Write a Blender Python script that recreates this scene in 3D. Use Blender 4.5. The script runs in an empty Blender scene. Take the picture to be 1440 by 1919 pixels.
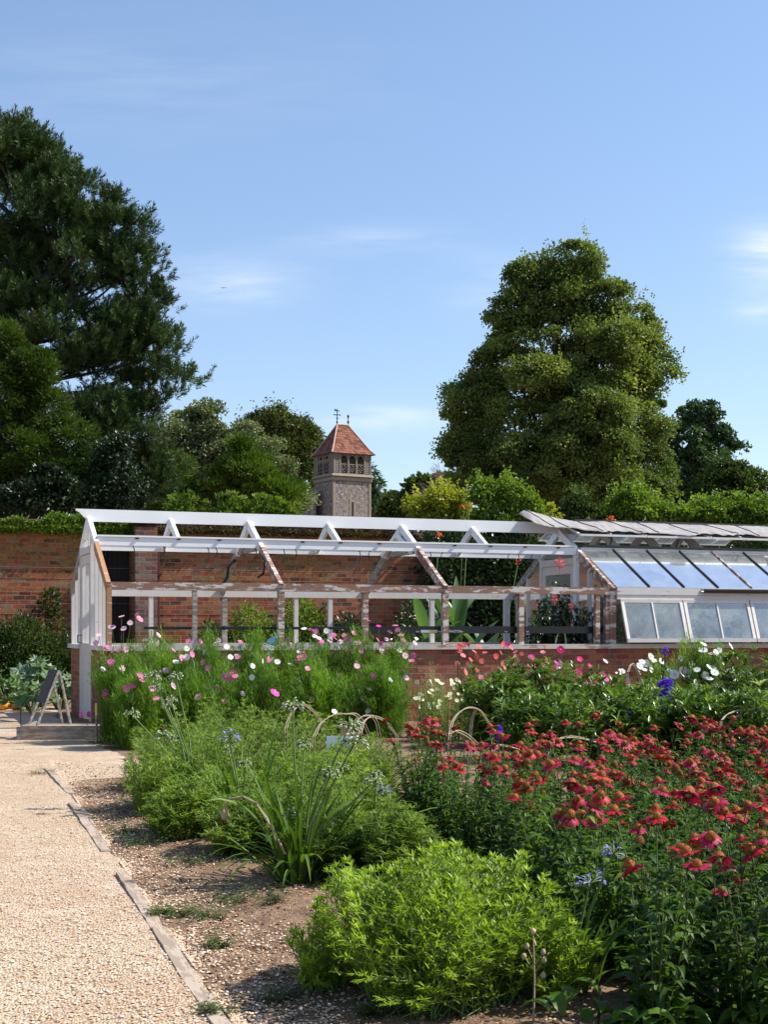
import bpy, math, random
import numpy as np
from mathutils import Vector, Matrix
R = math.radians
rng = np.random.default_rng(7)
random.seed(7)
S = bpy.context.scene
COL = S.collection
EYE = 1.3; F = 2640.0; CX = 720.0; HY = 1182.0

def at(x, y, Y):
    return ((x-CX)*Y/F, Y, EYE-(y-HY)*Y/F)
def gnd(x, y):
    Y = EYE*F/(y-HY)
    return ((x-CX)*Y/F, Y, 0.0)

# ------------------------------------------------------------------ objects
def tag(o, label=None, cat=None, group=None, kind=None):
    if label: o['label'] = label
    if cat: o['category'] = cat
    if group: o['group'] = group
    if kind: o['kind'] = kind
    return o
def thing(name, label, cat, loc=(0, 0, 0), rotz=0.0, group=None):
    o = bpy.data.objects.new(name, None); COL.objects.link(o)
    o.empty_display_size = 0.2
    o.location = loc; o.rotation_euler = (0, 0, rotz)
    return tag(o, label, cat, group)
def kids(o):
    return [c for c in COL.objects if c.parent == o]
def link_copy(o, parent=None, children=None):
    c = o.copy(); COL.objects.link(c); c.parent = parent
    for ch, sub in (children or []):
        d = link_copy(ch, c, sub)
    return c
def tree_of(o, cache={}):
    return [(c, tree_of(c)) for c in o.children]
def dup(o, loc, rotz=0.0, scale=1.0, label=None, group=None):
    c = link_copy(o, None, tree_of(o))
    c.location = loc; c.rotation_euler = (0, 0, rotz)
    c.scale = (scale, scale, scale) if not hasattr(scale, '__len__') else scale
    if label: c['label'] = label
    if group: c['group'] = group
    return c

# ------------------------------------------------------------------ geometry
def unit(v):
    v = np.asarray(v, float)
    return v/np.maximum(np.linalg.norm(v, axis=-1, keepdims=True), 1e-9)
def rdir(n):
    return unit(rng.normal(size=(n, 3)))
class Geo:
    def __init__(s):
        s.V = []; s.F = {}; s.n = 0; s.T = []
    def add(s, V, F, mat=0, tint=None, smooth=False):
        V = np.asarray(V, float).reshape(-1, 3); F = np.asarray(F, int)
        if len(V) == 0: return
        s.V.append(V)
        if tint is None: tint = np.full(len(V), .5)
        t = np.zeros((len(V), 4)); tint = np.asarray(tint, float)
        if tint.ndim == 1: t[:, 0] = tint
        else: t[:, :tint.shape[1]] = tint
        s.T.append(t)
        s.F.setdefault((F.shape[1], mat, smooth), []).append(F+s.n)
        s.n += len(V)
    def box(s, c, size, M=None, mat=0, tint=None):
        x, y, z = [d/2 for d in size]
        V = np.array([[i, j, k] for i in (-x, x) for j in (-y, y) for k in (-z, z)])
        if M is not None: V = V@np.array(M).T
        V = V+np.array(c)
        F = [[0, 1, 3, 2], [4, 6, 7, 5], [0, 4, 5, 1], [2, 3, 7, 6], [0, 2, 6, 4], [1, 5, 7, 3]]
        s.add(V, F, mat, None if tint is None else np.full(8, tint))
        return s
    def mm(s, x0, x1, y0, y1, z0, z1, mat=0, tint=None):
        return s.box(((x0+x1)/2, (y0+y1)/2, (z0+z1)/2), (abs(x1-x0), abs(y1-y0), abs(z1-z0)), None, mat, tint)
    def beam(s, p, q, w, h, up=(0, 0, 1), mat=0, tint=None):
        p = np.array(p, float); q = np.array(q, float)
        d = unit(q-p); u = np.array(up, float); sd = unit(np.cross(d, u)); u = np.cross(sd, d)
        M = np.stack([d, sd, u], 1)
        return s.box((p+q)/2, (np.linalg.norm(q-p), w, h), M, mat, tint)
    def prism(s, poly, d0, d1, axis=1, mat=0):
        # polygon in the plane perpendicular to axis, extruded d0..d1
        n = len(poly); V = []
        for d in (d0, d1):
            for a, b in poly:
                V.append({0: (d, a, b), 1: (a, d, b), 2: (a, b, d)}[axis])
        s.add(V, [[i, (i+1) % n, (i+1) % n+n, i+n] for i in range(n)], mat)
        s.add(V, [list(range(n))], mat); s.add(V, [list(range(n, 2*n))], mat)
        return s
    def tubes(s, P, r, sides=5, mat=0, tint=None, smooth=True):
        # P (N,K,3) polylines, r scalar / (N,) / (N,K)
        P = np.asarray(P, float)
        if P.ndim == 2: P = P[None]
        N, K, _ = P.shape
        r = np.asarray(r, float)
        if r.ndim == 0: r = np.full((N, K), float(r))
        elif r.ndim == 1: r = np.repeat(r[:, None], K, 1) if len(r) == N and N != K or K != len(r) else np.repeat(r[None], N, 0)
        d = np.gradient(P, axis=1); d = unit(d)
        ref = np.where(np.abs(d[..., 2:3]) > .9, np.array([1., 0, 0]), np.array([0, 0, 1.]))
        a = unit(np.cross(d, ref)); b = np.cross(d, a)
        th = np.arange(sides)/sides*2*np.pi
        V = P[:, :, None]+r[:, :, None, None]*(np.cos(th)[:, None]*a[:, :, None]+np.sin(th)[:, None]*b[:, :, None])
        idx = np.arange(N*K*sides).reshape(N, K, sides)
        i0 = idx[:, :-1]; i1 = idx[:, 1:]
        Fq = np.stack([i0, np.roll(i0, -1, 2), np.roll(i1, -1, 2), i1], -1).reshape(-1, 4)
        t = None if tint is None else np.repeat(np.broadcast_to(tint, (N,)), K*sides)
        s.add(V, Fq, mat, t, smooth)
        s.add(V[:, -1].reshape(-1, 3), np.arange(N*sides).reshape(N, sides), mat, None if tint is None else np.repeat(np.broadcast_to(tint, (N,)), sides))
        return s
    def diamonds(s, P, D, L, W, mat=0, tint=None, fold=.25, wide=.45):
        # one bent quad per leaf
        N = len(P); D = unit(D); L = np.broadcast_to(L, (N,))[:, None]; W = np.broadcast_to(W, (N,))[:, None]
        sd = unit(np.cross(D, rdir(N))); nn = np.cross(D, sd)
        m = P+D*L*wide
        V = np.stack([P, m+sd*W/2+nn*W*fold, P+D*L, m-sd*W/2+nn*W*fold], 1)
        if tint is None: tint = rng.random(N)
        s.add(V, np.arange(N*4).reshape(N, 4), mat, np.repeat(tint, 4))
        return s
    def ribbons(s, P, D, L, W, droop=.3, segs=4, prof=None, fold=.25, mat=0, tint=None, twist=0., side=None):
        # curved folded leaves: 3 verts across
        N = len(P)
        if N == 0: return s
        P = np.asarray(P, float); D = unit(D)
        L = np.broadcast_to(L, (N,)).astype(float); W = np.broadcast_to(W, (N,)).astype(float)
        dr = np.broadcast_to(droop, (N,)).astype(float)
        if prof is None: prof = [.5, 1, .9, .6, .04]
        prof = np.interp(np.linspace(0, 1, segs+1), np.linspace(0, 1, len(prof)), prof)
        if side is None: side = np.cross(D, np.array([0, 0, 1.]))+rdir(N)*.15
        side = unit(side)
        pts = [P]; d = D.copy(); ns = []
        for k in range(segs):
            ns.append(np.cross(side, d))
            pts.append(pts[-1]+d*(L/segs)[:, None])
            d = d.copy(); d[:, 2] -= dr/segs*2.0; d = unit(d)
        ns.append(np.cross(side, d))
        pts = np.stack(pts, 1); ns = np.stack(ns, 1)
        w = (W[:, None]*prof[None]/2)[..., None]
        ls = pts+side[:, None]*w+ns*w*fold*2; rs = pts-side[:, None]*w+ns*w*fold*2
        V = np.stack([ls, pts, rs], 2)      # N,segs+1,3,3
        idx = np.arange(N*(segs+1)*3).reshape(N, segs+1, 3)
        Fq = np.stack([idx[:, :-1, :-1], idx[:, :-1, 1:], idx[:, 1:, 1:], idx[:, 1:, :-1]], -1).reshape(-1, 4)
        if tint is None: tint = rng.random(N)
        tint = np.asarray(tint, float)
        s.add(V, Fq, mat, np.repeat(tint, (segs+1)*3, 0), True)
        return s
    def ball(s, c, r, nu=8, nv=5, mat=0, M=None, v0=0.0, v1=1.0, jitter=0.):
        r = np.broadcast_to(r, (3,))
        ph = np.linspace(v0, v1, nv+1)*np.pi; th = np.arange(nu)/nu*2*np.pi
        V = np.array([[math.sin(p)*math.cos(t), math.sin(p)*math.sin(t), math.cos(p)] for p in ph for t in th])
        if jitter: V *= 1+rng.uniform(-jitter, jitter, (len(V), 1))
        V = V*r
        if M is not None: V = V@np.array(M).T
        V = V+np.array(c)
        idx = np.arange((nv+1)*nu).reshape(nv+1, nu)
        F_ = np.stack([idx[:-1], idx[1:], np.roll(idx[1:], -1, 1), np.roll(idx[:-1], -1, 1)], -1).reshape(-1, 4)
        s.add(V, F_, mat, None, True); return s
    def build(s, name, mats, parent=None, loc=None, rotz=None):
        me = bpy.data.meshes.new(name)
        if s.V:
            V = np.concatenate(s.V); T = np.concatenate(s.T)
            me.vertices.add(len(V)); me.vertices.foreach_set('co', V.astype(np.float32).ravel())
            loops = []; starts = []; mi = []; sm = []; off = 0
            for (k, m, sh), fl in s.F.items():
                f = np.concatenate(fl); loops.append(f.ravel())
                starts.append(off+np.arange(len(f))*k); off += f.size
                mi.append(np.full(len(f), m)); sm.append(np.full(len(f), sh))
            loops = np.concatenate(loops); starts = np.concatenate(starts)
            me.loops.add(len(loops)); me.loops.foreach_set('vertex_index', loops.astype(np.int32))
            me.polygons.add(len(starts)); me.polygons.foreach_set('loop_start', starts.astype(np.int32))
            me.polygons.foreach_set('material_index', np.concatenate(mi).astype(np.int32))
            me.polygons.foreach_set('use_smooth', np.concatenate(sm).astype(bool))
            a = me.attributes.new('tint', 'FLOAT_COLOR', 'POINT'); a.data.foreach_set('color', T.astype(np.float32).ravel())
            me.update(calc_edges=True); me.validate()
        for m in (mats if isinstance(mats, (list, tuple)) else [mats]): me.materials.append(m)
        o = bpy.data.objects.new(name, me); COL.objects.link(o)
        if parent: o.parent = parent
        if loc is not None: o.location = loc
        if rotz is not None: o.rotation_euler = (0, 0, rotz)
        return o

# ------------------------------------------------------------------ materials
class NT:
    def __init__(s, name, world=None):
        if world: s.t = world.node_tree
        else:
            s.m = bpy.data.materials.new(name); s.m.use_nodes = True; s.t = s.m.node_tree
        s.t.nodes.clear()
    def n(s, typ, props=None, **ins):
        nd = s.t.nodes.new(typ)
        for k, v in (props or {}).items(): setattr(nd, k, v)
        for k, v in ins.items():
            key = int(k[1:]) if k[0] == 'i' and k[1:].isdigit() else k.replace('_', ' ')
            s.set(nd.inputs[key], v)
        return nd
    def set(s, inp, v):
        if isinstance(v, bpy.types.NodeSocket): s.t.links.new(v, inp)
        elif isinstance(v, bpy.types.Node): s.t.links.new(v.outputs[0], inp)
        else:
            if hasattr(inp.default_value, '__len__') and not isinstance(v, str) and len(inp.default_value) == 4 and len(v) == 3: v = (*v, 1)
            inp.default_value = v
    def mix(s, f, a, b, blend='MIX'):
        return s.n('ShaderNodeMixRGB', {'blend_type': blend}, i0=f, i1=a, i2=b).outputs[0]
    def math(s, op, a, b=0., clamp=False):
        return s.n('ShaderNodeMath', {'operation': op, 'use_clamp': clamp}, i0=a, i1=b).outputs[0]
    def noise(s, vec, scale, detail=4, rough=.55, out=0):
        return s.n('ShaderNodeTexNoise', None, Vector=vec, Scale=scale, Detail=detail, Roughness=rough).outputs[out]
    def ramp(s, f, stops, interp='LINEAR'):
        nd = s.n('ShaderNodeValToRGB', None, Fac=f); cr = nd.color_ramp; cr.interpolation = interp
        while len(cr.elements) < len(stops): cr.elements.new(.5)
        for e, (p, c) in zip(cr.elements, stops):
            e.position = p; e.color = (*c, 1) if len(c) == 3 else c
        return nd.outputs[0]
    def bump(s, h, strength=.5, dist=.02):
        return s.n('ShaderNodeBump', None, Height=h, Strength=strength, Distance=dist).outputs[0]
    def out(s, col, rough=.7, normal=None, spec=.3, metal=0.):
        b = s.n('ShaderNodeBsdfPrincipled', None, Base_Color=col, Roughness=rough, Metallic=metal)
        b.inputs['Specular IOR Level'].default_value = spec
        if normal is not None: s.set(b.inputs['Normal'], normal)
        o = s.n('ShaderNodeOutputMaterial', None, Surface=b.outputs[0])
        return s.m
    def obj(s): return s.n('ShaderNodeTexCoord').outputs['Object']
    def wpos(s): return s.n('ShaderNodeNewGeometry').outputs['Position']

def leaf_mat(name, a, b, c=None, trans=.3, rough=.45, spec=.2, nscale=1.2, tmul=(1.35, 1.5, .55)):
    m = NT(name); at_ = m.n('ShaderNodeAttribute', {'attribute_name': 'tint'})
    sep = m.n('ShaderNodeSeparateColor', None, i0=at_.outputs['Color'])
    f = sep.outputs[0]
    nz = m.noise(m.wpos(), nscale, 3)
    f2 = m.math('ADD', m.math('MULTIPLY', f, .75), m.math('MULTIPLY', m.math('SUBTRACT', nz, .5), 1.6), True)
    stops = [(0, a), (.8, b), (1, c or b)]
    col = m.ramp(f2, stops)
    b_ = m.n('ShaderNodeBsdfPrincipled', None, Base_Color=col, Roughness=rough)
    b_.inputs['Specular IOR Level'].default_value = spec
    tcol = m.mix(1.0, col, (*tmul, 1), 'MULTIPLY')
    tr = m.n('ShaderNodeBsdfTranslucent', None, Color=tcol)
    mx = m.n('ShaderNodeMixShader', None, i0=trans, i1=b_.outputs[0], i2=tr.outputs[0])
    m.n('ShaderNodeOutputMaterial', None, Surface=mx.outputs[0])
    return m.m
def plain(name, col, rough=.6, var=.15, scale=8, spec=.3, metal=0., bump=0.):
    m = NT(name); nz = m.noise(m.obj(), scale, 5)
    c = m.mix(nz, tuple(x*(1-var) for x in col), tuple(min(1, x*(1+var)) for x in col))
    return m.out(c, rough, m.bump(nz, bump, .01) if bump else None, spec, metal)
def wood_mat(name, paint, bare, amount, grey=(.3, .28, .25), dirt=.15, stretch=(3, 14, 14)):
    # painted timber, paint flaked away where the noise is high
    m = NT(name); co = m.n('ShaderNodeMapping', None, Vector=m.obj(), Scale=stretch)
    n1 = m.noise(co, 1.6, 6, .65); n2 = m.noise(m.obj(), 30, 4)
    f = m.ramp(m.math('ADD', n1, m.math('MULTIPLY', m.math('SUBTRACT', n2, .5), .12)), [(max(0, 1-amount-.03), (0, 0, 0)), (min(1, 1-amount+.03), (1, 1, 1))])
    grain = m.noise(m.n('ShaderNodeMapping', None, Vector=m.obj(), Scale=(2, 60, 60)), 2, 5)
    bw = m.mix(m.noise(m.obj(), 3, 3), bare, grey); bw = m.mix(grain, m.mix(.35, bw, (0, 0, 0)), bw)
    pw = m.mix(m.math('MULTIPLY', m.noise(m.obj(), 5, 5), dirt*2), paint, (.42, .38, .33))
    return m.out(m.mix(f, pw, bw), m.mix(f, (.45,)*3, (.85,)*3), m.bump(m.math('ADD', m.math('MULTIPLY', f, -1), m.math('MULTIPLY', grain, .4)), .35, .004))
def brick_mat(name, w=.23, h=.087, pal=((.13, .035, .022), (.27, .065, .03), (.33, .10, .045), (.16, .09, .055)), moss=.35, topm=.0, mortar=(.25, .20, .16), offset=.5):
    m = NT(name); sp = m.n('ShaderNodeSeparateXYZ', None, i0=m.obj())
    v = m.n('ShaderNodeCombineXYZ', None, i0=m.math('ADD', sp.outputs[0], sp.outputs[1]), i1=sp.outputs[2], i2=0.)
    warp = m.noise(m.obj(), 2.2, 3, .5, 1)
    v2 = m.n('ShaderNodeVectorMath', {'operation': 'MULTIPLY_ADD'}, i0=warp, i1=(.018, .018, 0), i2=v.outputs[0]).outputs[0]
    br = m.n('ShaderNodeTexBrick', {'offset': offset}, Vector=v2, Scale=1., Color1=(0, 0, 0), Color2=(1, 1, 1), Mortar=(.5, .5, .5))
    br.inputs['Mortar Size'].default_value = .007; br.inputs['Mortar Smooth'].default_value = .3
    br.inputs['Brick Width'].default_value = w; br.inputs['Row Height'].default_value = h; br.inputs['Bias'].default_value = 0.
    base = m.ramp(br.outputs['Color'], [(0, pal[0]), (.35, pal[1]), (.7, pal[2]), (1, pal[3])])
    base = m.mix(m.ramp(m.noise(m.obj(), 3.2, 8, .8), [(.50, (0, 0, 0)), (.62, (.7, .7, .7))]), base, (.085, .050, .035)); base = m.mix(m.math('MULTIPLY', m.noise(m.obj(), 16, 5), .4), base, (.10, .06, .045))
    base = m.mix(br.outputs['Fac'], base, mortar)
    big = m.noise(m.obj(), .8, 6, .75); fine = m.noise(m.obj(), 9, 6, .75)
    mf = m.ramp(m.math('ADD', m.math('ADD', m.math('MULTIPLY', big, .6), m.math('MULTIPLY', fine, .4)), m.math('MULTIPLY', m.math('SUBTRACT', sp.outputs[2], 1.9, True), topm)), [(.72-moss*.6, (0, 0, 0)), (.82-moss*.6, (1, 1, 1))])
    mossc = m.mix(m.ramp(m.noise(m.obj(), 17, 6, .8), [(.36, (0, 0, 0)), (.62, (1, 1, 1))]), (.030, .020, .010), (.36, .20, .05))
    base = m.mix(m.math('MULTIPLY', mf, .78), base, mossc)
    lich = m.ramp(m.noise(m.obj(), 26, 2), [(.68, (0, 0, 0)), (.72, (1, 1, 1))])
    base = m.mix(m.math('MULTIPLY', lich, .5), base, (.42, .40, .34))
    hgt = m.math('ADD', m.math('MULTIPLY', br.outputs['Fac'], -1.), m.math('MULTIPLY', fine, 1.2))
    return m.out(base, .9, m.bump(hgt, .8, .015), .15)

MT = {}
MT['newwhite'] = wood_mat('fresh white paint', (.80, .81, .82), (.45, .3, .18), .12, dirt=.08)
MT['oldwhite'] = wood_mat('weathered white paint', (.66, .64, .62), (.36, .24, .16), .33, dirt=.3)
MT['peeling'] = wood_mat('flaking paint over bare timber', (.62, .56, .53), (.28, .13, .08), .54, grey=(.27, .19, .15), dirt=.35, stretch=(2, 8, 8))
MT['sill'] = wood_mat('weathered sill paint', (.58, .57, .54), (.36, .20, .13), .40, dirt=.6, stretch=(1.5, 8, 8))
MT['bare'] = wood_mat('bare orange timber', (.55, .5, .45), (.42, .20, .09), .62, grey=(.42, .26, .15))
MT['greywood'] = wood_mat('grey weathered timber', (.3, .28, .25), (.17, .14, .12), .5, dirt=.3)
MT['plank'] = wood_mat('pale grey edging timber', (.42, .32, .24), (.30, .22, .16), .5, grey=(.36, .29, .23), dirt=.3)
MT['brickwall'] = brick_mat('old garden wall brick', pal=((.05, .022, .018), (.29, .052, .024), (.38, .115, .042), (.25, .16, .095)), moss=.36, topm=.05, mortar=(.27, .21, .15))
MT['brickbase'] = brick_mat('greenhouse plinth brick', pal=((.30, .05, .03), (.24, .10, .06), (.40, .12, .06), (.33, .16, .09)), moss=.16)
MT['brickpale'] = brick_mat('lichen speckled brick', pal=((.12, .06, .05), (.22, .09, .06), (.28, .17, .13), (.16, .14, .12)), moss=.2)
MT['black'] = plain('black plastic', (.012, .013, .016), .35, .3, spec=.5)
MT['iron'] = plain('dark iron', (.03, .03, .035), .5, .3, metal=.3)
MT['lead'] = plain('dark lead flashing', (.05, .05, .055), .6, .3)
MT['cloth'] = plain('grey woven shade netting', (.29, .275, .27), .9, .45, 6, .1, bump=.5)
MT['maroon'] = plain('dark red painted pipe', (.05, .012, .012), .4, .3)
MT['white'] = plain('white plastic', (.8, .8, .82), .4, .04)
MT['yellow'] = plain('yellow sticker', (.62, .62, .10), .5, .05)
MT['blue'] = plain('pale blue plastic', (.20, .55, .68), .5, .2)
MT['willow'] = plain('dry willow', (.36, .28, .20), .7, .35, 30)
MT['bark'] = plain('bark', (.06, .047, .036), .9, .4, 12, bump=.6)
MT['soilc'] = plain('earth', (.09, .06, .04), .95, .4, 20)
def glass():
    m = NT('dusty greenhouse glass')
    lw = m.n('ShaderNodeFresnel', None, IOR=1.5)
    tr = m.n('ShaderNodeBsdfTransparent', None, Color=(.86, .92, .90))
    gl = m.n('ShaderNodeBsdfGlossy', None, Color=(.92, .95, .97), Roughness=.09)
    f = m.math('ADD', m.math('MULTIPLY', lw.outputs[0], .95), .02, True)
    a = m.n('ShaderNodeMixShader', None, i0=f, i1=tr.outputs[0], i2=gl.outputs[0])
    df = m.n('ShaderNodeBsdfDiffuse', None, Color=(.52, .56, .56))
    dust = m.math('ADD', m.math('MULTIPLY', m.noise(m.obj(), 3.5, 6, .7), .5), -.09, True)
    b = m.n('ShaderNodeMixShader', None, i0=dust, i1=a.outputs[0], i2=df.outputs[0])
    m.n('ShaderNodeOutputMaterial', None, Surface=b.outputs[0]); return m.m
MT['glass'] = glass()
# ================================================================== camera, sky, sun
cam = bpy.data.objects.new('camera', bpy.data.cameras.new('camera')); COL.objects.link(cam)
cam.location = (0, 0, EYE); cam.rotation_euler = (R(90), 0, 0)
cam.data.sensor_fit = 'HORIZONTAL'; cam.data.sensor_width = 36; cam.data.lens = 36*F/1440
cam.data.shift_y = (HY-959.5)/1440; cam.data.clip_end = 2000; cam.data.clip_start = .05
S.camera = cam
SUN_AZ, SUN_EL = R(6), R(48)      # azimuth from +X towards +Y
sd = Vector((math.cos(SUN_EL)*math.cos(SUN_AZ), math.cos(SUN_EL)*math.sin(SUN_AZ), math.sin(SUN_EL)))
sun = bpy.data.objects.new('sun', bpy.data.lights.new('sun', 'SUN')); COL.objects.link(sun)
sun.data.energy = 5.0; sun.data.angle = R(.5); sun.data.color = (1, .95, .87)
sun.rotation_euler = (-sd).to_track_quat('-Z', 'Y').to_euler()
W = bpy.data.worlds.new('World'); S.world = W; W.use_nodes = True
w = NT('', world=W)
sky = w.n('ShaderNodeTexSky', {'sky_type': 'NISHITA', 'sun_disc': False, 'sun_elevation': SUN_EL, 'sun_rotation': math.pi/2-SUN_AZ, 'air_density': 1.0, 'dust_density': .6, 'ozone_density': 2.2})
g = w.n('ShaderNodeTexCoord').outputs['Generated']; sp = w.n('ShaderNodeSeparateXYZ', None, i0=g)
u = w.math('DIVIDE', sp.outputs[0], sp.outputs[1]); v = w.math('DIVIDE', sp.outputs[2], sp.outputs[1])
uv = w.n('ShaderNodeCombineXYZ', None, i0=u, i1=v, i2=w.math('MULTIPLY', w.math('SIGN', sp.outputs[1]), 3.)).outputs[0]
mp = w.n('ShaderNodeMapping', None, Vector=uv, Rotation=(0, 0, R(-8)), Scale=(9, 60, 1))
streak = w.noise(mp, 1.0, 6, .62)
tot = None
for (x, y, rx, ry, k) in [(430, 530, 140, 55, .48), (700, 452, 150, 26, .38), (1460, 480, 85, 62, 1.0), (1430, 580, 60, 30, .5), (720, 785, 120, 26, .6), (930, 530, 120, 60, .25), (250, 160, 500, 120, .12)]:
    cu, cv = (x-CX)/F, (HY-y)/F
    du = w.math('DIVIDE', w.math('SUBTRACT', u, cu), rx/F); dv = w.math('DIVIDE', w.math('SUBTRACT', v, cv), ry/F)
    d2 = w.math('ADD', w.math('MULTIPLY', du, du), w.math('MULTIPLY', dv, dv))
    b = w.math('MULTIPLY', w.math('POWER', 2.718, w.math('MULTIPLY', d2, -1.3)), k)
    tot = b if tot is None else w.math('ADD', tot, b)
front = w.math('GREATER_THAN', sp.outputs[1], 0)
cl = w.math('MULTIPLY', w.math('MULTIPLY', tot, front), w.math('MULTIPLY', w.math('SUBTRACT', streak, .33), 2.4, True), True)
grad = w.ramp(sp.outputs[2], [(0, (.88, .86, .89)), (.12, (.92, .90, .92)), (.42, (1.0, 1.0, 1.0)), (1, (1., 1., 1.))]); skyc = w.mix(1., sky.outputs[0], grad, 'MULTIPLY')
cloudy = w.mix(w.math('MULTIPLY', cl, 1.0, True), skyc, (5.6, 5.8, 6.2, 1))
bg = w.n('ShaderNodeBackground', None, Color=cloudy, Strength=.125)
w.n('ShaderNodeOutputWorld', None, Surface=bg.outputs[0])
S.view_settings.view_transform = 'Standard'; S.view_settings.look = 'None'; S.view_settings.exposure = .7; S.view_settings.gamma = 1
S.render.engine = 'CYCLES'
try: S.cycles.transparent_max_bounces = 16
except Exception: pass

# ================================================================== ground
def soil():
    m = NT('gravelly soil'); p = m.wpos()
    n1 = m.noise(p, 1.1, 5); n2 = m.noise(p, 14, 6, .7)
    c = m.mix(n2, (.10, .060, .038), (.40, .27, .18)); c = m.mix(m.ramp(m.noise(p, 5, 6, .75), [(.45, (0, 0, 0)), (.62, (.7, .7, .7))]), c, (.07, .042, .03))
    vo = m.n('ShaderNodeTexVoronoi', None, Vector=p, Scale=75.)
    stone = m.ramp(vo.outputs['Distance'], [(.25, (1, 1, 1)), (.42, (0, 0, 0))])
    rnd = m.n('ShaderNodeSeparateColor', None, i0=vo.outputs['Color'])
    pick = m.ramp(m.math('ADD', rnd.outputs[0], m.math('MULTIPLY', m.math('SUBTRACT', n1, .5), 1.2)), [(.42, (0, 0, 0)), (.5, (1, 1, 1))])
    sc = m.mix(rnd.outputs[1], (.30, .17, .10), (.50, .36, .25))
    c = m.mix(m.math('MULTIPLY', stone, pick), c, sc)
    return m.out(c, .95, m.bump(m.math('ADD', n2, m.math('MULTIPLY', stone, .5)), .9, .03), .1)
def gravel():
    m = NT('golden gravel'); p = m.wpos()
    v1 = m.n('ShaderNodeTexVoronoi', None, Vector=m.n('ShaderNodeMapping', None, Vector=p, Scale=(1, 1.25, 1)).outputs[0], Scale=88.)
    v2 = m.n('ShaderNodeTexVoronoi', None, Vector=p, Scale=170.)
    r1 = m.n('ShaderNodeSeparateColor', None, i0=v1.outputs['Color']); r2 = m.n('ShaderNodeSeparateColor', None, i0=v2.outputs['Color'])
    pal = [(0, (.28, .165, .09)), (.25, (.49, .35, .21)), (.6, (.64, .50, .35)), (.85, (.74, .63, .50)), (1, (.80, .74, .66))]
    c = m.mix(.35, m.ramp(r1.outputs[0], pal), m.ramp(r2.outputs[0], pal))
    gap = m.ramp(v1.outputs['Distance'], [(.35, (0, 0, 0)), (.75, (1, 1, 1))])
    c = m.mix(m.math('MULTIPLY', gap, .55), c, (.20, .12, .07))
    big = m.noise(p, .8, 4, .6)
    c = m.mix(m.ramp(big, [(.42, (0, 0, 0)), (.68, (.5, .5, .5))]), c, (.40, .25, .155)); c = m.mix(m.ramp(m.noise(p, 2.7, 6, .7), [(.5, (0, 0, 0)), (.7, (.35, .35, .35))]), c, (.78, .66, .52))
    h = m.math('SUBTRACT', 1., v1.outputs['Distance'])
    return m.out(c, .85, m.bump(m.math('ADD', h, m.math('MULTIPLY', m.noise(p, 30, 4), .6)), .9, .012), .2)
MT['soil'] = soil(); MT['gravel'] = gravel()
g = Geo()
g.add([(-400, -60, 0), (400, -60, 0), (400, 900, 0), (-400, 900, 0)], [[0, 1, 2, 3]])
tag(g.build('ground', MT['soil']), kind='structure')
pp = [(-14, .5), (.80, .5), (.32, 2.0), (-.485, 4.6), (-1.76, 8.8), (-2.56, 11.4), (-2.75, 12.1), (-2.2, 12.6), (-2.15, 13.6), (-2.7, 14.6), (-3.0, 15.4), (-3.5, 16.6), (-4.3, 18.9), (-5.0, 21.5), (-5.6, 24.2), (-7.5, 24.6), (-10, 24.4), (-14, 24.5)]
n = len(pp); g = Geo()
pt = []
for i in range(n):
    a, b = np.array(pp[i]), np.array(pp[(i+1) % n]); k = max(1, int(np.linalg.norm(b-a)/.12))
    for j in range(k):
        q = a+(b-a)*j/k
        q = q+rng.normal(size=2)*(.03 if i > 5 else .012)
        pt.append((q[0], q[1], .004))
g.add(pt, [list(range(len(pt)))])
tag(g.build('gravel_path', MT['gravel']), kind='structure')
# loose stones lying on path and soil
def stones(name, n_, region, mats, size, kindlabel):
    g = Geo()
    ico = np.array([[0, 0, 1], [.9, 0, .1], [.3, .85, .15], [-.7, .5, .1], [-.7, -.5, .1], [.3, -.85, .1], [0, 0, -.6]])
    fc = np.array([[0, 1, 2], [0, 2, 3], [0, 3, 4], [0, 4, 5], [0, 5, 1], [6, 2, 1], [6, 3, 2], [6, 4, 3], [6, 5, 4], [6, 1, 5]])
    P = region(n_); N = len(P)
    sc = rng.uniform(*size, (N, 1, 1))*np.stack([rng.uniform(.7, 1.4, N), rng.uniform(.7, 1.2, N), rng.uniform(.35, .7, N)], -1)[:, None]
    th = rng.random(N)*6.28; c, s_ = np.cos(th), np.sin(th)
    V = ico[None]*(1+rng.uniform(-.2, .2, (N, 7, 1)))*sc
    x = V[..., 0]*c[:, None]-V[..., 1]*s_[:, None]; y = V[..., 0]*s_[:, None]+V[..., 1]*c[:, None]
    V = np.stack([x+P[:, :1], y+P[:, 1:2], V[..., 2]+P[:, 2:3]], -1)
    idx = (np.arange(N)*7)[:, None, None]+fc[None]
    g.add(V, idx.reshape(-1, 3), 0, np.repeat(rng.random(N), 7))
    o = g.build(name, mats); return tag(o, kindlabel, 'gravel', kind='stuff')
m = NT('loose stone'); sepn = m.n('ShaderNodeSeparateColor', None, i0=m.n('ShaderNodeAttribute', {'attribute_name': 'tint'}).outputs['Color'])
MT['stone'] = m.out(m.ramp(sepn.outputs[0], [(0, (.30, .15, .08)), (.3, (.50, .32, .19)), (.65, (.62, .48, .34)), (.9, (.74, .64, .52)), (1, (.34, .30, .27))]), .8, None, .25)
def edgeX(Y): return -.547-(Y-4.66)*.3036
def reg_path(n_):
    Y = 4.2+rng.random(n_)**1.6*10; X = edgeX(Y)-.03-rng.random(n_)*(1.2+Y*.18)
    return np.stack([X, Y, np.full(n_, .008)], 1)
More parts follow.
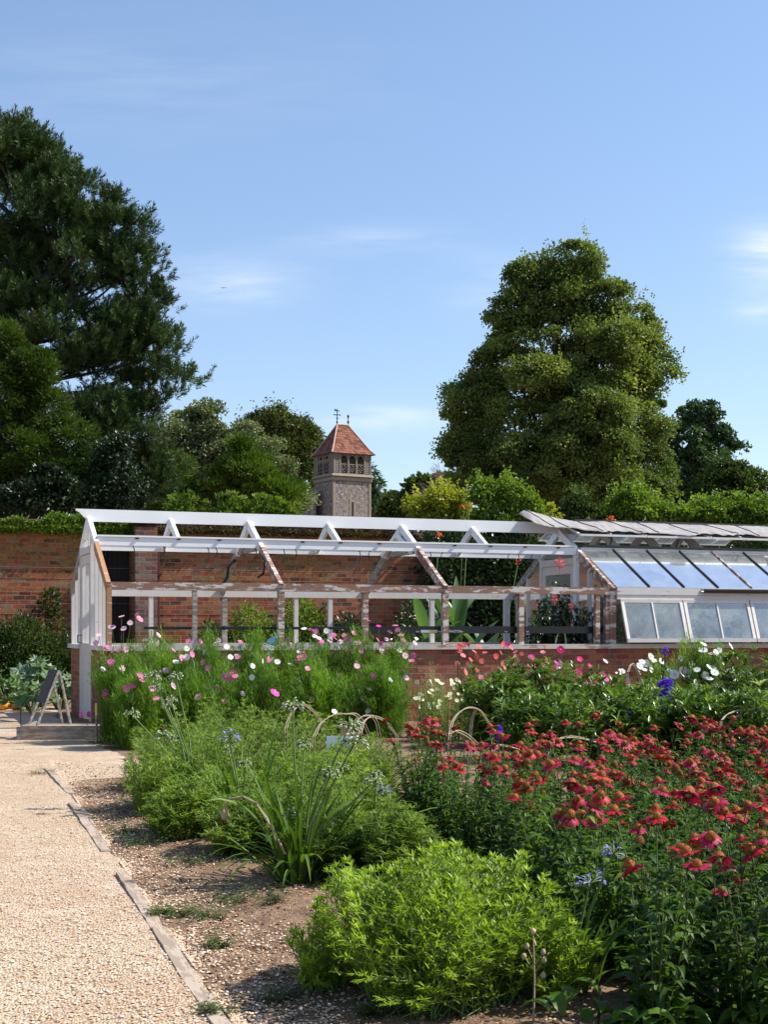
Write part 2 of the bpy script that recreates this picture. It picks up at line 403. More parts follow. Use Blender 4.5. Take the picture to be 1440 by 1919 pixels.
def reg_soil(n_):
    Y = 4.2+rng.random(n_)**1.4*10; X = edgeX(Y)+.05+rng.random(n_)**2.6*1.6; ok = np.sin(X*7+Y*2.1)+np.sin(Y*5.3-X*3)+rng.normal(size=n_)*.6 > -.1; X = X[ok]; Y = Y[ok]; n_ = len(X)
    return np.stack([X, Y, np.full(n_, .004)], 1)
stones('loose_gravel', 26000, reg_path, MT['stone'], (.003, .009), 'golden loose stones strewn over the gravel path')
stones('soil_gravel', 26000, reg_soil, MT['stone'], (.003, .009), 'stray golden stones strewn over the bare soil')

# bark flakes and leaf litter on the bed
g = Geo(); n_ = 9000; Y = 4.2+rng.random(n_)*9.5; X = edgeX(Y)+.1+rng.random(n_)*(1.1+Y*.12)
g.diamonds(np.stack([X, Y, .006+rng.random(n_)*.006], 1), np.stack([rng.normal(size=n_), rng.normal(size=n_), rng.normal(size=n_)*.25], 1), rng.uniform(.008, .035, n_), rng.uniform(.004, .012, n_))
m = NT('bark flakes'); sepn = m.n('ShaderNodeSeparateColor', None, i0=m.n('ShaderNodeAttribute', {'attribute_name': 'tint'}).outputs['Color'])
MT['flake'] = m.out(m.ramp(sepn.outputs[0], [(0, (.04, .022, .014)), (.5, (.16, .085, .05)), (.85, (.30, .19, .11)), (1, (.42, .34, .22))]), .9, None, .1)
tag(g.build('bark_mulch', MT['flake']), 'reddish brown bark flakes and leaf litter scattered on the bed', 'mulch', kind='stuff')
# edging timbers
edges = [((88, 1441), (133, 1487), 'pale edging timber farthest up the path, with a square end'), ((136, 1508), (200, 1597), 'grey sunken edging timber, second from the far end of the path'),
         ((228, 1640), (312, 1765), 'edging timber half buried beside the small green weeds'), ((285, 1738), (430, 1945), 'longest edging timber, nearest the camera at the bottom of the path')]
for i, (p, q, lb) in enumerate(edges):
    a = Vector(gnd(*p)); b = Vector(gnd(*q))
    if i == 3: a = a+(b-a)*.02+Vector((.02, 0, 0))
    d = b-a; g = Geo()
    K = 14; L = d.length
    for k in range(K):   # slightly warped plank drawn as a swept strip
        pass
    xs = np.linspace(0, L, K+1); wob = rng.normal(size=K+1)*.004; zz = .014+.006*np.sin(xs*2+i)+rng.normal(size=K+1)*.0015
    V = []; 
    for x, wv, z in zip(xs, wob, zz):
        V += [(x, -.030+wv*.6, -.05), (x, -.030+wv*.6, z), (x, .030+wv*.6, z-.003), (x, .030+wv*.6, -.05)]
    fq = []
    for k in range(K):
        o = k*4
        for j in range(3): fq.append([o+j, o+4+j, o+5+j, o+1+j])
    g.add(V, fq); g.add(V, [[0, 1, 2, 3], [K*4+3, K*4+2, K*4+1, K*4]])
    tag(g.build('edging_timber', MT['plank'], None, a, math.atan2(d.y, d.x)), lb, 'edging board', 'timbers edging the gravel path')

# ================================================================== garden wall
D0 = 18.8; P0 = Vector(((200-CX)*D0/F, D0, 0)); ROT = math.atan2(.341, .940)
Ax, Ay = math.cos(ROT), math.sin(ROT); Nx, Ny = -Ay, Ax
def G(a, n_, z=0): return Vector((P0.x+a*Ax+n_*Nx, P0.y+a*Ay+n_*Ny, z))
def ax(x, n_):     # position along the greenhouse axis seen at pixel column x on the line n
    t = (x-CX)/F
    return (t*(P0.y+n_*Ny)-P0.x-n_*Nx)/(Ax-t*Ay)
def zy(x, y, n_):
    a = ax(x, n_); Y = P0.y+a*Ay+n_*Ny
    return EYE-(y-HY)*Y/F
NW = 9.5; WT = zy(0, 985, NW)
wr = thing('garden_wall', 'tall old red brick garden wall with moss, wires and a dark doorway', 'wall', G(0, NW), ROT)
a0, a1 = ax(192, NW), ax(247, NW)
g = Geo(); g.mm(-14, a0, 0, .4, 0, WT); g.mm(a1, 40, 0, .4, 0, WT); g.mm(a0, a1, 0, .4, 2.95, WT); g.build('brickwork', MT['brickwall'], wr)
g = Geo(); g.mm(-14, 40, -.04, .44, WT, WT+.05); g.mm(-14, 40, .0, .40, WT+.05, WT+.10); g.build('coping', MT['brickpale'], wr)
g = Geo(); b0, b1 = ax(248, NW), ax(289, NW); g.mm(b0, b1, -.35, -.003, 0, WT+.02); g.mm(b0-.03, b1+.03, -.38, .42, WT+.102, WT+.18); g.build('pilaster', MT['brickpale'], wr)
g = Geo()
for k in range(6): g.mm(a0+(a1-a0)*k/6+.004, a0+(a1-a0)*(k+1)/6-.004, .28, .33, .02, 2.95)
g.mm(a0, a1, .24, .279, .6, .72); g.mm(a0, a1, .24, .279, 2.2, 2.32)
g.build('door', plain('doorway shade as dark boards', (.016, .011, .009), .7, .4), wr)  # dark boards fill the open, shaded doorway; its shade is in their colour
for k, y in enumerate((1030, 1063, 1090, 1130)):
    z = zy(100, y, NW); g = Geo(); xs = np.linspace(-14, 34, 40)
    g.tubes(np.stack([xs, np.full(40, -.05), z-.012*np.sin(xs*1.3)**2], 1), .0028, 4); g.build('wire', plain('galvanised wire', (.2, .2, .19), .4, .1), wr)
g = Geo(); pa = ax(293, NW); g.tubes([[(pa, -.10, 0), (pa, -.10, 1.5), (pa, -.10, zy(293, 1015, NW))]], .05, 10)
for z in (1.0, 2.4): g.mm(pa-.08, pa+.08, -.16, -.003, z, z+.06)
tag(g.build('drainpipe', MT['maroon'], None, G(0, NW), ROT), 'dark maroon drainpipe running up the brick wall beside the speckled pilaster', 'drainpipe')
# ================================================================== greenhouse
GW = 3.6; HN = 1.8; PN = 1.14
AE = ax(1150, 0); AR = ax(1640, 0)
ZS0, ZS1, ZE0, ZE1, ZP0, ZP1, ZR0, ZR1 = 1.03, 1.10, 1.85, 1.96, 2.51, 2.65, 2.89, 3.07
AP = 2.975; SL = (AP-ZE1)/HN
def rz(n_): return ZE1+SL*(n_ if n_ < HN else GW-n_)
gh = thing('greenhouse', 'long white timber greenhouse on a brick plinth, left half stripped of its glass', 'greenhouse', G(0, 0), ROT)
def P(name, geo, mat, parent=gh, label=None):
    o = geo.build(name, MT[mat] if isinstance(mat, str) else mat, parent)
    if label: o['label'] = label
    return o
g = Geo()
g.mm(0, AR, 0, .22, 0, ZS0); g.mm(0, AR, GW-.22, GW, 0, ZS0); g.mm(-.002, .22, .222, 1.48, 0, ZS0); g.mm(-.002, .22, 2.47, GW-.222, 0, ZS0)
P('brick_plinth', g, 'brickbase')
g = Geo(); g.mm(-.05, AR, -.05, .26, ZS0+.002, ZS1); P('sill', g, 'sill')
g = Geo(); g.mm(-.05, AR, GW-.26, GW+.05, ZS0+.002, ZS1); P('sill', g, 'sill')
g = Geo(); g.mm(-.048, .26, .262, 1.47, ZS0+.004, ZS1-.002); P('sill', g, 'oldwhite')
g = Geo(); g.mm(-.048, .26, 2.48, GW-.262, ZS0+.004, ZS1-.002); P('sill', g, 'oldwhite')
g = Geo(); g.mm(.07, AE-.05, 0, .09, ZE0, ZE1-.004); P('eave_beam', g, 'peeling', label='eave beam with paint flaking off bare brown wood')
g = Geo(); g.mm(AE+.05, AR, 0, .09, ZE0, ZE1-.004); P('eave_beam', g, 'oldwhite')
g = Geo(); g.mm(.07, AR, GW-.09, GW, ZE0, ZE1-.004); P('eave_beam', g, 'oldwhite')
g = Geo()
prof = [(-.17, ZR1), (AE+.1, ZR1), (AE+.1, ZR0), (.06, ZR0), (.0, ZR0+.02), (-.06, ZR0+.07), (-.11, ZR0+.125), (-.17, ZR1-.02)]
g.prism(prof, HN-.02, HN+.02, 1); P('ridge_beam', g, 'newwhite')
g = Geo(); g.mm(AE+.1, AR, HN-.02, HN+.02, ZR0, ZR1-.01); P('ridge_beam', g, 'oldwhite')
for nn in (PN, GW-PN):
    g = Geo(); g.mm(.05, AE-.04, nn-.03, nn+.03, ZP0, ZP1-.025); g.mm(.05, AE-.04, nn-.045, nn+.045, ZP1-.02, ZP1+.005); P('purlin', g, 'newwhite')
    g = Geo(); g.mm(AE+.04, AR, nn-.03, nn+.03, ZP0, ZP1-.02); P('purlin', g, 'oldwhite')
# rafters
def rafter(a, n0, n1, mat, w=.05, d=.12, dz=0, label=None):
    g = Geo(); g.beam((a, n0, rz(n0)-d/2+dz), (a, n1, rz(n1)-d/2+dz), w, d); return P('rafter', g, mat, label=label)
TR = [.02, ax(527, 0), ax(835, 0), AE]
bays = sorted([.02, AE]+[ax(x, HN) for x in (320, 470, 615, 755, 885)])
bays = [b if min(abs(b-t) for t in TR) > .25 else min(TR, key=lambda t: abs(b-t)) for b in bays]
TR = [t if t in bays else min(bays, key=lambda q: abs(q-t)) for t in TR]
for b in bays:
    tr = b in TR
    for s in (0, 1):
        f = (lambda v: v) if not s else (lambda v: GW-v)
        rafter(b, f(HN), f(PN-.06 if tr else PN+.04), 'newwhite', .06 if tr else .05)
        if tr:
            rafter(b, f(PN-.062), f(.0), 'bare' if (b < .1 and not s) else ('peeling' if not s else 'greywood'), .06, .13, label='lower rafter stripped to bare timber')
for b in TR[1:3]:
    g = Geo(); g.mm(b-.02, b+.02, PN+.045, GW-PN-.045, ZP0-.03, ZP0+.05); P('tie_beam', g, 'greywood')
# small cut-back doubled rafters and collars at the fourth bay
g = Geo(); g.beam((TR[2]-.09, HN, AP-.17), (TR[2]-.09, PN, rz(PN)-.10), .04, .07); g.beam((TR[2]-.09, HN, AP-.17), (TR[2]-.09, GW-PN, rz(PN)-.10), .04, .07); P('collar_rafter', g, 'newwhite')
# front posts
fp = [(365, .06, 'greywood'), (527, .085, 'peeling'), (685, .078, 'peeling'), (835, .09, 'peeling'), (977, .078, 'peeling'), (1120, .07, 'peeling')]
for x, w_, m_ in fp:
    a = ax(x, .03); g = Geo(); g.mm(a-w_/2, a+w_/2, .006, .082, ZS1, ZE0); P('post', g, m_)
for x, w_ in ((283, .065), (421, .08), (555, .065), (619, .07), (810, .075), (950, .10)):
    a = ax(x, GW-.05); g = Geo(); g.mm(a-w_/2, a+w_/2, GW-.082, GW-.006, ZS1, ZE0); P('post', g, 'oldwhite' if x != 421 else 'greywood')  # one shaded rear post gets the grey timber, its shade put into colour
g = Geo(); g.mm(AE-.06, AE+.05, .0, .11, ZS1, ZE1-.006); g.mm(AE-.12, AE-.062, .01, .09, ZS1, ZE0); P('corner_post', g, 'peeling', label='thick corner post with peeling paint')
g = Geo(); g.mm(-.0, .068, 0, .11, ZS1, ZE1-.006); P('corner_post', g, 'bare', label='corner post of bare orange timber')
g = Geo(); g.mm(-.0, .068, GW-.11, GW, ZS1, ZE1-.006); P('corner_post', g, 'oldwhite')
# little iron hooks under the front purlin, black clips on it
for x in (248, 305, 311, 388, 403, 458, 477, 530, 552, 672, 694, 805, 830, 955, 970, 998):
    a = ax(x, PN); g = Geo(); t = np.linspace(0, 1, 7); ln = .14+.10*rng.random()
    pts = np.stack([a+.03*np.sin(t*3.1)*rng.choice([-1, 1]), PN-.02+.02*t, ZP0+.01-ln*t], 1)
    g.tubes([pts], .007, 4); P('hook', g, 'iron')
for x in (256, 334, 410, 566, 637, 710, 851, 918, 983, 1045):
    a = ax(x, PN); g = Geo(); g.mm(a-.025, a+.025, PN-.052, PN-.03, ZP1-.045, ZP1-.022); P('clip', g, 'black')
# worn iron lever hanging at second truss
g = Geo(); b = TR[1]
g.tubes([[(b-.03, 2.55, 2.40), (b-.04, 2.9, 2.32), (b-.04, 3.0, 2.16), (b-.05, 3.25, 2.05), (b-.04, 3.3, 1.97)]], .028, 5)
g.tubes([[(b-.03, 1.0, 2.42), (b-.03, .75, 2.3), (b-.04, .8, 2.12), (b-.08, .95, 2.08)]], .018, 5); P('winding_lever', g, 'iron')
# the far gable (left end)
for nn, w_ in ((.36, .05), (.72, .05), (1.08, .06), (2.78, .05), (3.14, .05)):
    g = Geo(); g.mm(.0, .05, nn-w_/2, nn+w_/2, ZS1, rz(nn)-.13); P('mullion', g, 'oldwhite')
for nn in (1.44, 2.50):
    g = Geo(); g.mm(-.012, .07, nn-.045, nn+.045, .0, rz(nn)-.13); P('door_post', g, 'oldwhite')
g = Geo(); g.mm(-.02, .07, 1.49, 2.45, 2.42, 2.52); P('lintel', g, 'oldwhite')
for nn in (1.72, 2.18):
    g = Geo(); g.mm(.0, .05, nn-.03, nn+.03, 2.522, rz(nn)-.13); P('mullion', g, 'oldwhite')
dr = Geo(); dr.mm(.0, .045, 1.49, 1.62, .03, 2.41); dr.mm(.0, .045, 2.32, 2.45, .03, 2.41); dr.mm(.0, .045, 1.621, 2.319, 2.28, 2.41); dr.mm(.0, .045, 1.621, 2.319, 1.0, 1.12); dr.mm(.0, .045, 1.621, 2.319, .03, .2)
dr.mm(.012, .033, 1.621, 2.319, .201, .999); dr.mm(.0, .045, 1.95, 1.99, 1.121, 2.279)
door = P('door', dr, 'oldwhite')
g = Geo(); g.tubes([[(-.06, 2.38, 1.12), (-.06, 2.38, 1.24)]], .01, 6); g.mm(-.06, -.0, 2.37, 2.39, 1.12, 1.13); g.mm(-.06, -.0, 2.37, 2.39, 1.23, 1.24); P('handle', g, 'iron', door)

# the glazed inner gable at a = AE
for nn, w_ in ((.75, .05), (1.20, .11), (2.42, .09), (2.95, .05)):
    g = Geo(); g.mm(AE-.03, AE+.03, nn-w_/2, nn+w_/2, ZS1 if nn not in (1.20, 2.42) else 0, rz(nn)-.13); P('mullion', g, 'oldwhite' if nn != 1.2 else 'newwhite')
g = Geo(); g.mm(AE-.035, AE+.035, 1.255, 2.375, 2.36, 2.47); P('lintel', g, 'oldwhite')
g = Geo(); g.mm(AE-.02, AE+.02, 1.26, 1.36, .03, 2.355); g.mm(AE-.02, AE+.02, 2.27, 2.37, .03, 2.355); g.mm(AE-.02, AE+.02, 1.361, 2.269, 2.22, 2.355); g.mm(AE-.02, AE+.02, 1.361, 2.269, .9, 1.05); g.mm(AE-.02, AE+.02, 1.361, 2.269, .03, .2); g.mm(AE-.012, AE+.012, 1.361, 2.269, 1.60, 1.63); g.mm(AE-.01, AE+.01, 1.361, 2.269, .201, .899)
d2 = P('door', g, 'oldwhite')
g = Geo(); g.mm(AE-.003, AE+.003, 1.362, 2.268, 1.051, 1.599); g.mm(AE-.003, AE+.003, 1.362, 2.268, 1.631, 2.219); P('pane', g, 'glass', d2)
for n0, n1 in ((.12, .72), (.78, 1.14), (2.47, 2.92), (2.98, 3.48)):
    g = Geo(); g.prism([(n0, ZS1), (n1, ZS1), (n1, rz(n1)-.13), (n0, rz(n0)-.13)], AE-.003, AE+.003, 0); P('pane', g, 'glass')
# sloping glass of the right half
sp_ = (ax(1282, 0)-ax(1217, 0)); bars = [AE+.04]+[ax(1217, 0)+k*sp_ for k in range(int((AR-ax(1217, 0))/sp_)+1)]
for s in (0, 1):
    f = (lambda v: v) if not s else (lambda v: GW-v)
    for k, b in enumerate(bars):
        if k:
            g = Geo(); g.beam((b, f(-.02), rz(0)+.0+.018), (b, f(PN), rz(PN)+.018), .016, .028); P('glazing_bar', g, ('iron' if k % 4 else 'peeling') if not s else 'oldwhite')
        if k+1 < len(bars):
            c = bars[k+1]; g = Geo()
            g.beam(((b+c)/2, f(-.015), rz(0)+.006), ((b+c)/2, f(PN-.05), rz(PN-.05)+.006), c-b-.026, .005); P('roof_pane', g, 'glass')
    g = Geo(); g.mm(AE+.05, AR, f(PN)-.05, f(PN)+.05, ZP1-.018, ZP1+.022); P('glazing_rail', g, 'lead' if not s else 'oldwhite')
    g = Geo(); g.mm(AE+.055, AR, *sorted((f(-.03), f(-.003))), ZE0+.0, ZE1+.0); P('eave_board', g, 'oldwhite')
    g = Geo(); g.mm(AE+.055, AR, *sorted((f(-.02), f(.05))), ZE0-.07, ZE0-.004); P('window_head', g, 'oldwhite')
# truss in the glazed half, continuing the same bays
step = (AE-.02)/(len(bays)-1)
k = 1
while AE+k*step < AR:
    b = AE+k*step*.62
    if b > AR: break
    for s in (0, 1):
        f = (lambda v: v) if not s else (lambda v: GW-v)
        rafter(b, f(HN), f(PN-.1), 'oldwhite', .055)
        if k % 2 == 0:
            rafter(b, f(PN-.102), f(.0), 'oldwhite', .055)
    g = Geo()
    if k % 2 == 0: g.mm(b-.02, b+.02, PN+.04, GW-PN-.04, ZP0-.03, ZP0+.05); P('tie_beam', g, 'oldwhite')
    k += 1
# ridge vents propped open
ZV = zy(1200, 1004, 1.1)
vb = [AE-.02+k*sp_*2 for k in range(int((AR-AE)/sp_/2)+1)]
for s in (0, 1):
    f = (lambda v: v) if not s else (lambda v: GW-v)
    y0, z0, y1, z1 = HN-.03, ZR1+.012, 1.08, ZV-.012
    for k in range(len(vb)-1):
        a_, b_ = vb[k]+.01, vb[k+1]-.01; m_ = (a_+b_)/2; g = Geo()
        for x, w_ in ((a_+.02, .04), (m_, .02), (b_-.02, .04)): g.beam((x, f(y0-.04), z0-(z0-z1)*.04/.7), (x, f(y1+.05), z1+(z0-z1)*.05/.7), w_, .03)
        g.beam((a_, f(y0), z0), (b_, f(y0), z0), .06, .032); g.beam((a_, f(y1), z1), (b_, f(y1), z1), .07, .032)
        v_ = P('roof_vent', g, 'oldwhite')
        for p0, p1 in ((a_+.042, m_-.012), (m_+.012, b_-.042)):
            g = Geo(); g.beam(((p0+p1)/2, f(y0-.035), z0-.01), ((p0+p1)/2, f(y1+.04), z1+.002), p1-p0, .004); P('pane', g, 'glass', v_)
        if not s:
            g = Geo(); g.tubes([[(m_, f(y1+.02), z1-.02), (m_-.02, f(PN-.0), ZP1+.02)]], .012, 5); g.tubes([[(m_-.02, PN+.03, ZP0+.1), (m_-.03, PN+.06, ZP0-.12), (m_-.10, PN+.08, ZP0-.16), (m_-.16, PN+.06, ZP0-.05)]], .010, 5); P('stay', g, 'iron', v_)
g = Geo(); g.beam((ax(1075, HN), HN, ZR1+.045), (AR, HN, ZR1+.045), .12, .035); P('ridge_capping', g, 'lead')
# side windows hinged at the head and pushed out
wx = [ax(x, 0) for x in (1160, 1277, 1402)]; ws = wx[2]-wx[1]; wx += [wx[2]+ws*k for k in range(1, int((AR-wx[2])/ws)+1)]
ZT, ZB, OUT = 1.775, 1.125, .22
for k in range(len(wx)-1):
    a_, b_ = wx[k]+.012, wx[k+1]-.012; m_ = (a_+b_)/2; g = Geo()
    T_, B_ = (-.03, ZT), (-.03-OUT, ZB)
    for x, w_ in ((a_+.025, .05), (m_, .024), (b_-.025, .05)): g.beam((x, T_[0]-.012, T_[1]-.045), (x, B_[0]+.018, B_[1]+.05), w_, .035, up=(0, -1, 0))
    g.beam((a_, T_[0], T_[1]-.02), (b_, T_[0], T_[1]-.02), .037, .05); g.beam((a_, B_[0]+.008, B_[1]+.03), (b_, B_[0]+.008, B_[1]+.03), .037, .06)
    w_o = P('side_window', g, 'oldwhite')
    for p0, p1 in ((a_+.052, m_-.013), (m_+.013, b_-.052)):
        g = Geo(); g.beam(((p0+p1)/2, T_[0]-.01, T_[1]-.046), ((p0+p1)/2, B_[0]+.016, B_[1]+.061), p1-p0, .004, up=(0, -1, 0)); P('pane', g, 'glass', w_o)
    g = Geo(); g.tubes([[(m_, B_[0]+.03, B_[1]+.05), (m_, .06, ZS1+.02)]], .008, 4); P('stay', g, 'iron', w_o)
    g = Geo(); g.mm(wx[k+1]-.04, wx[k+1]+.04, .0, .08, ZS1, ZE0-.075); P('post', g, 'oldwhite')
    # rear wall glass
    g = Geo(); g.mm(wx[k+1]-.04, wx[k+1]+.04, GW-.08, GW, ZS1, ZE0-.075); P('post', g, 'oldwhite')
    g = Geo(); g.mm(wx[k]+.045, wx[k+1]-.045, GW-.045, GW-.04, ZS1, ZE0-.075); P('pane', g, 'glass')
# gutter
ga = ax(1317, -.08); g = Geo(); th = np.linspace(-.2, math.pi+.2, 8)
ring = lambda r, a: [(a, -.085-r*math.cos(t), 1.935-r*math.sin(t)) for t in th]
V = ring(.05, ga)+ring(.05, AR)+ring(.043, ga)+ring(.043, AR); n8 = 8
F_ = []
for j in range(n8-1):
    F_ += [[j, j+1, n8+j+1, n8+j], [2*n8+j, 3*n8+j, 3*n8+j+1, 2*n8+j+1], [j, 2*n8+j, 2*n8+j+1, j+1]]
F_ += [[0, n8, 3*n8, 2*n8], [n8-1, 3*n8-1, 4*n8-1, 2*n8-1]]
g.add(V, F_); P('gutter', g, 'black')

# shade netting lying over the vents
nu, nv = 220, 12; g = Geo(); xs0 = ax(978, HN)
def cloth_pt(i, j, lift):
    u_ = i/nu; v_ = j/nv; a_ = xs0+(AR-xs0)*u_**1.25
    left = max(0, 1-(a_-xs0)/1.1)
    y0, y1 = HN-.01+.10*left, 1.10+.25*left+.05*math.sin(a_*3.1)*(1-left)+.04*math.sin(a_*7.7)
    yy = y0+(y1-y0)*v_
    zt = ZR1+.04+(ZV-ZR1)*(HN-yy)/.72
    z = zt+.006*math.sin(a_*6.1+v_*4)+.009*math.sin(a_*2.9+1+v_*2.5)+.006*math.sin(a_*19+math.sin(a_*3)*4+v_*5)*v_+.003*math.sin(a_*41+math.sin(a_*7)*3+v_*9)+left**2*(.06+.10*(1-v_)*math.sin(min(1, (a_-xs0)/.14)*1.57))
    return (a_, yy, max(z, zt-.008)+lift)
V = [cloth_pt(i, j, l) for l in (.0, .010) for i in range(nu+1) for j in range(nv+1)]
idx = np.arange(2*(nu+1)*(nv+1)).reshape(2, nu+1, nv+1); F_ = []
for l in (0, 1):
    q = idx[l]; F_.append(np.stack([q[:-1, :-1], q[:-1, 1:], q[1:, 1:], q[1:, :-1]], -1).reshape(-1, 4))
for e in (lambda q: q[:, 0], lambda q: q[:, -1], lambda q: q[0], lambda q: q[-1]):
    a_, b_ = e(idx[0]), e(idx[1]); F_.append(np.stack([a_[:-1], a_[1:], b_[1:], b_[:-1]], -1))
g.add(V, np.concatenate(F_), 0, None, True)
xs = np.linspace(0, nu, 60).astype(int)
cl_o = g.build('shade_cloth', MT['cloth'], None, G(0, 0), ROT)
tag(cl_o, 'crumpled grey shade netting draped over the open ridge vents', 'netting')
for k in range(14, nu, 23):
    g = Geo(); g.tubes([[tuple(np.array(cloth_pt(k-5+j*(.6+.5*math.sin(k)), j, .014))) for j in range(nv+1)]], .009, 4); g.build('seam', MT['lead'], cl_o)

# black pole through the frame
pz = zy(560, 1177, .18)
bp = thing('extending_pole', 'long black telescopic pole laid through the greenhouse posts, with white lettering', 'pole', G(ax(270, .18), .18, pz), ROT)
L0 = ax(270, .18); La, Lb = ax(690, .18)-L0, ax(1128, .18)-L0
g = Geo(); g.tubes([[(0, 0, 0), (La*.5, 0, 0), (La, 0, 0)]], .020, 10); g.build('thin_tube', MT['black'], bp)
g = Geo(); g.mm(La, Lb, -.04, .03, -.075, .03); g.build('thick_tube', MT['black'], bp)
g = Geo(); g.tubes([[(Lb, 0, .03), (Lb+.09, 0, .03)]], .075, 14); g.ball((Lb+.09, 0, .03), (.02, .075, .075)); g.ball((Lb, 0, .03), (.02, .075, .075)); g.build('end_cap', MT['black'], bp)
for x in (300, 420, 457, 590, 740):
    if x < 690:
        g = Geo(); a = ax(x, .18)-L0; g.tubes([[(a-.02, 0, 0), (a+.02, 0, 0)]], .030, 10); g.build('collar', MT['black'], bp)
for x in (783, 825, 866, 949, 989):
    a = ax(x, .14)-L0; g = Geo(); t = np.linspace(math.pi, 2*math.pi, 7); g.tubes([[(a+.022*math.cos(q), -.046, -.035+.02*math.sin(q)) for q in t]], .005, 4); g.build('clasp', MT['white'], bp)
a = ax(789, .14)-L0; b = ax(820, .14)-L0; g = Geo(); g.mm(a, b, -.0435, -.0405, -.065, -.025); st = g.build('sticker', MT['white'], bp)
g = Geo(); g.mm(a+(b-a)*.5, b-.01, -.0475, -.044, -.060, -.030); g.build('yellow_panel', MT['yellow'], st)
def lettering(txt, size, loc, parent, mat, name='lettering', rot=(R(90), 0, 0)):
    cu = bpy.data.curves.new(name, 'FONT'); cu.body = txt; cu.size = size; cu.extrude = .001; cu.align_x = 'LEFT'
    to = bpy.data.objects.new(name, cu); COL.objects.link(to)
    bpy.context.view_layer.update()
    me = bpy.data.meshes.new_from_object(to.evaluated_get(bpy.context.evaluated_depsgraph_get()))
    bpy.data.objects.remove(to); bpy.data.curves.remove(cu)
    me.materials.clear(); me.materials.append(mat)
    o = bpy.data.objects.new(name, me); COL.objects.link(o); o.parent = parent; o.location = loc; o.rotation_euler = rot
    return o
lettering('MASTER', .052, (ax(842, .14)-L0, -.043, -.062), bp, MT['white'])
tag(P('hose_hoop', Geo().tubes([[(ax(1040, .3), .3, ZS1-.1), (ax(1043, .3), .3, 1.19), (ax(1048, .3), .3, 1.27), (ax(1054, .3), .3, 1.30), (ax(1059, .3), .3, 1.26), (ax(1061, .3), .3, 1.16), (ax(1061, .3), .3, ZS1-.1)]], .013, 7), plain('pale hose', (.42, .38, .24), .5), None), 'pale bent hose arching up behind the sill by the red-flowered plants', 'hose').location = G(0, 0)
bpy.data.objects['hose_hoop'].rotation_euler = (0, 0, ROT)
g = Geo(); g.ball((0, 0, 0), (.10, .08, .06), 9, 6, jitter=.18); g.tubes([[(.02, 0, .03), (.05, 0, .10), (.06, .01, .13)]], .02, 5)
tag(g.build('plastic_bag', MT['blue'], None, G(ax(514, .14), .14, ZS1+.05), ROT), 'crumpled pale blue plastic on the sill beside the front post', 'plastic bag')

# ================================================================== A-frame board and timber step
def loc(x, y, Y): return Vector(at(x, y, Y))
bx = thing('timber_step', 'low timber-edged box of boards on the gravel outside the greenhouse end', 'step', (-4.32, 16.75, 0), R(2))
g = Geo(); g.mm(0, 1.3, 0, .05, .10, .17); g.mm(0, 1.3, .002, .04, .0, .098); g.build('front_board', MT['plank'], bx)
g = Geo(); g.mm(0, .9, .052, .42, .13, .165); g.build('top_board', MT['plank'], bx)
g = Geo(); g.mm(-.05, -.002, -.01, 1.1, .0, .16); g.build('end_board', MT['greywood'], bx)
g = Geo(); g.mm(.0, 1.3, 1.06, 1.1, .0, .13); g.build('back_board', MT['greywood'], bx)
g = Geo(); g.mm(.0, 1.3, .43, 1.055, .0, .09); tag(g.build('soil_fill', MT['soilc'], bx))
af = thing('notice_board', 'dark leaning A-frame board standing on the timber step', 'notice board', (-4.10, 17.1, .165), R(-57)); af.scale = (.84, .84, .84)
def leg(p, q): 
    g = Geo(); g.beam(p, q, .045, .03); g.build('leg', MT['greywood'], af)
W2 = .17
leg((-W2, -.20, 0), (-W2, .12, .78)); leg((W2, -.20, 0), (W2, .12, .78)); leg((-W2, .30, 0), (-W2, .135, .76)); leg((W2, .30, 0), (W2, .135, .76))
g = Geo(); g.beam((0, -.09, .32), (0, .105, .79), W2*2-.01, .014, up=(0, -1, .4)); g.build('panel', plain('dark board', (.045, .047, .045), .6, .5, 14), af)
wire = Geo()
for k in range(2): wire.tubes([[(-4.72+k*.14, 18.3, 0), (-4.70+k*.13, 18.2, .3), (-4.55+k*.08, 18.2, .52), (-4.40+k*.03, 18.25, .60)]], .008, 4)
tag(wire.build('bent_canes', MT['iron'], None), 'thin dark bent canes stuck in the ground behind the A-frame board', 'garden canes')

# ================================================================== church tower
TY = 140.; SC = TY/F
tc = Vector(at(625, 1182, TY)); tr_ = R(29.7)
tw = thing('church_tower', 'church tower of speckled flint with a timber belfry and red tiled roof', 'tower', (tc.x, tc.y, 0), tr_)
# local frame: near corner at the origin, +x along the right face, +y along the left face going back-left
def tz(y): return EYE-(y-HY)*SC
TWd = 68*SC/math.cos(tr_)*1.02; TDd = 37.5*SC/math.sin(tr_)*1.0
def trect(g, o_, z0, z1, top=None, mat=0):
    o1 = o_ if top is None else top
    V = [(-o_, -o_, z0), (TWd+o_, -o_, z0), (TWd+o_, TDd+o_, z0), (-o_, TDd+o_, z0), (-o1, -o1, z1), (TWd+o1, -o1, z1), (TWd+o1, TDd+o1, z1), (-o1, TDd+o1, z1)]
    g.add(V, [[0, 1, 5, 4], [1, 2, 6, 5], [2, 3, 7, 6], [3, 0, 4, 7], [4, 5, 6, 7]], mat)
zA, zB, zC = tz(899), tz(889), tz(846)
m = NT('flint rubble'); n1 = m.noise(m.obj(), 3.2, 8, .9); n2 = m.noise(m.obj(), .45, 4)
vor = m.n('ShaderNodeTexVoronoi', None, Vector=m.obj(), Scale=6.5)
c = m.ramp(n1, [(.38, (.025, .022, .022)), (.5, (.17, .14, .13)), (.60, (.46, .40, .37))])
c = m.mix(m.ramp(n2, [(.42, (0, 0, 0)), (.6, (.5, .5, .5))]), c, (.25, .20, .145))
MT['flint'] = m.out(c, .9, m.bump(n1, .6, .05))
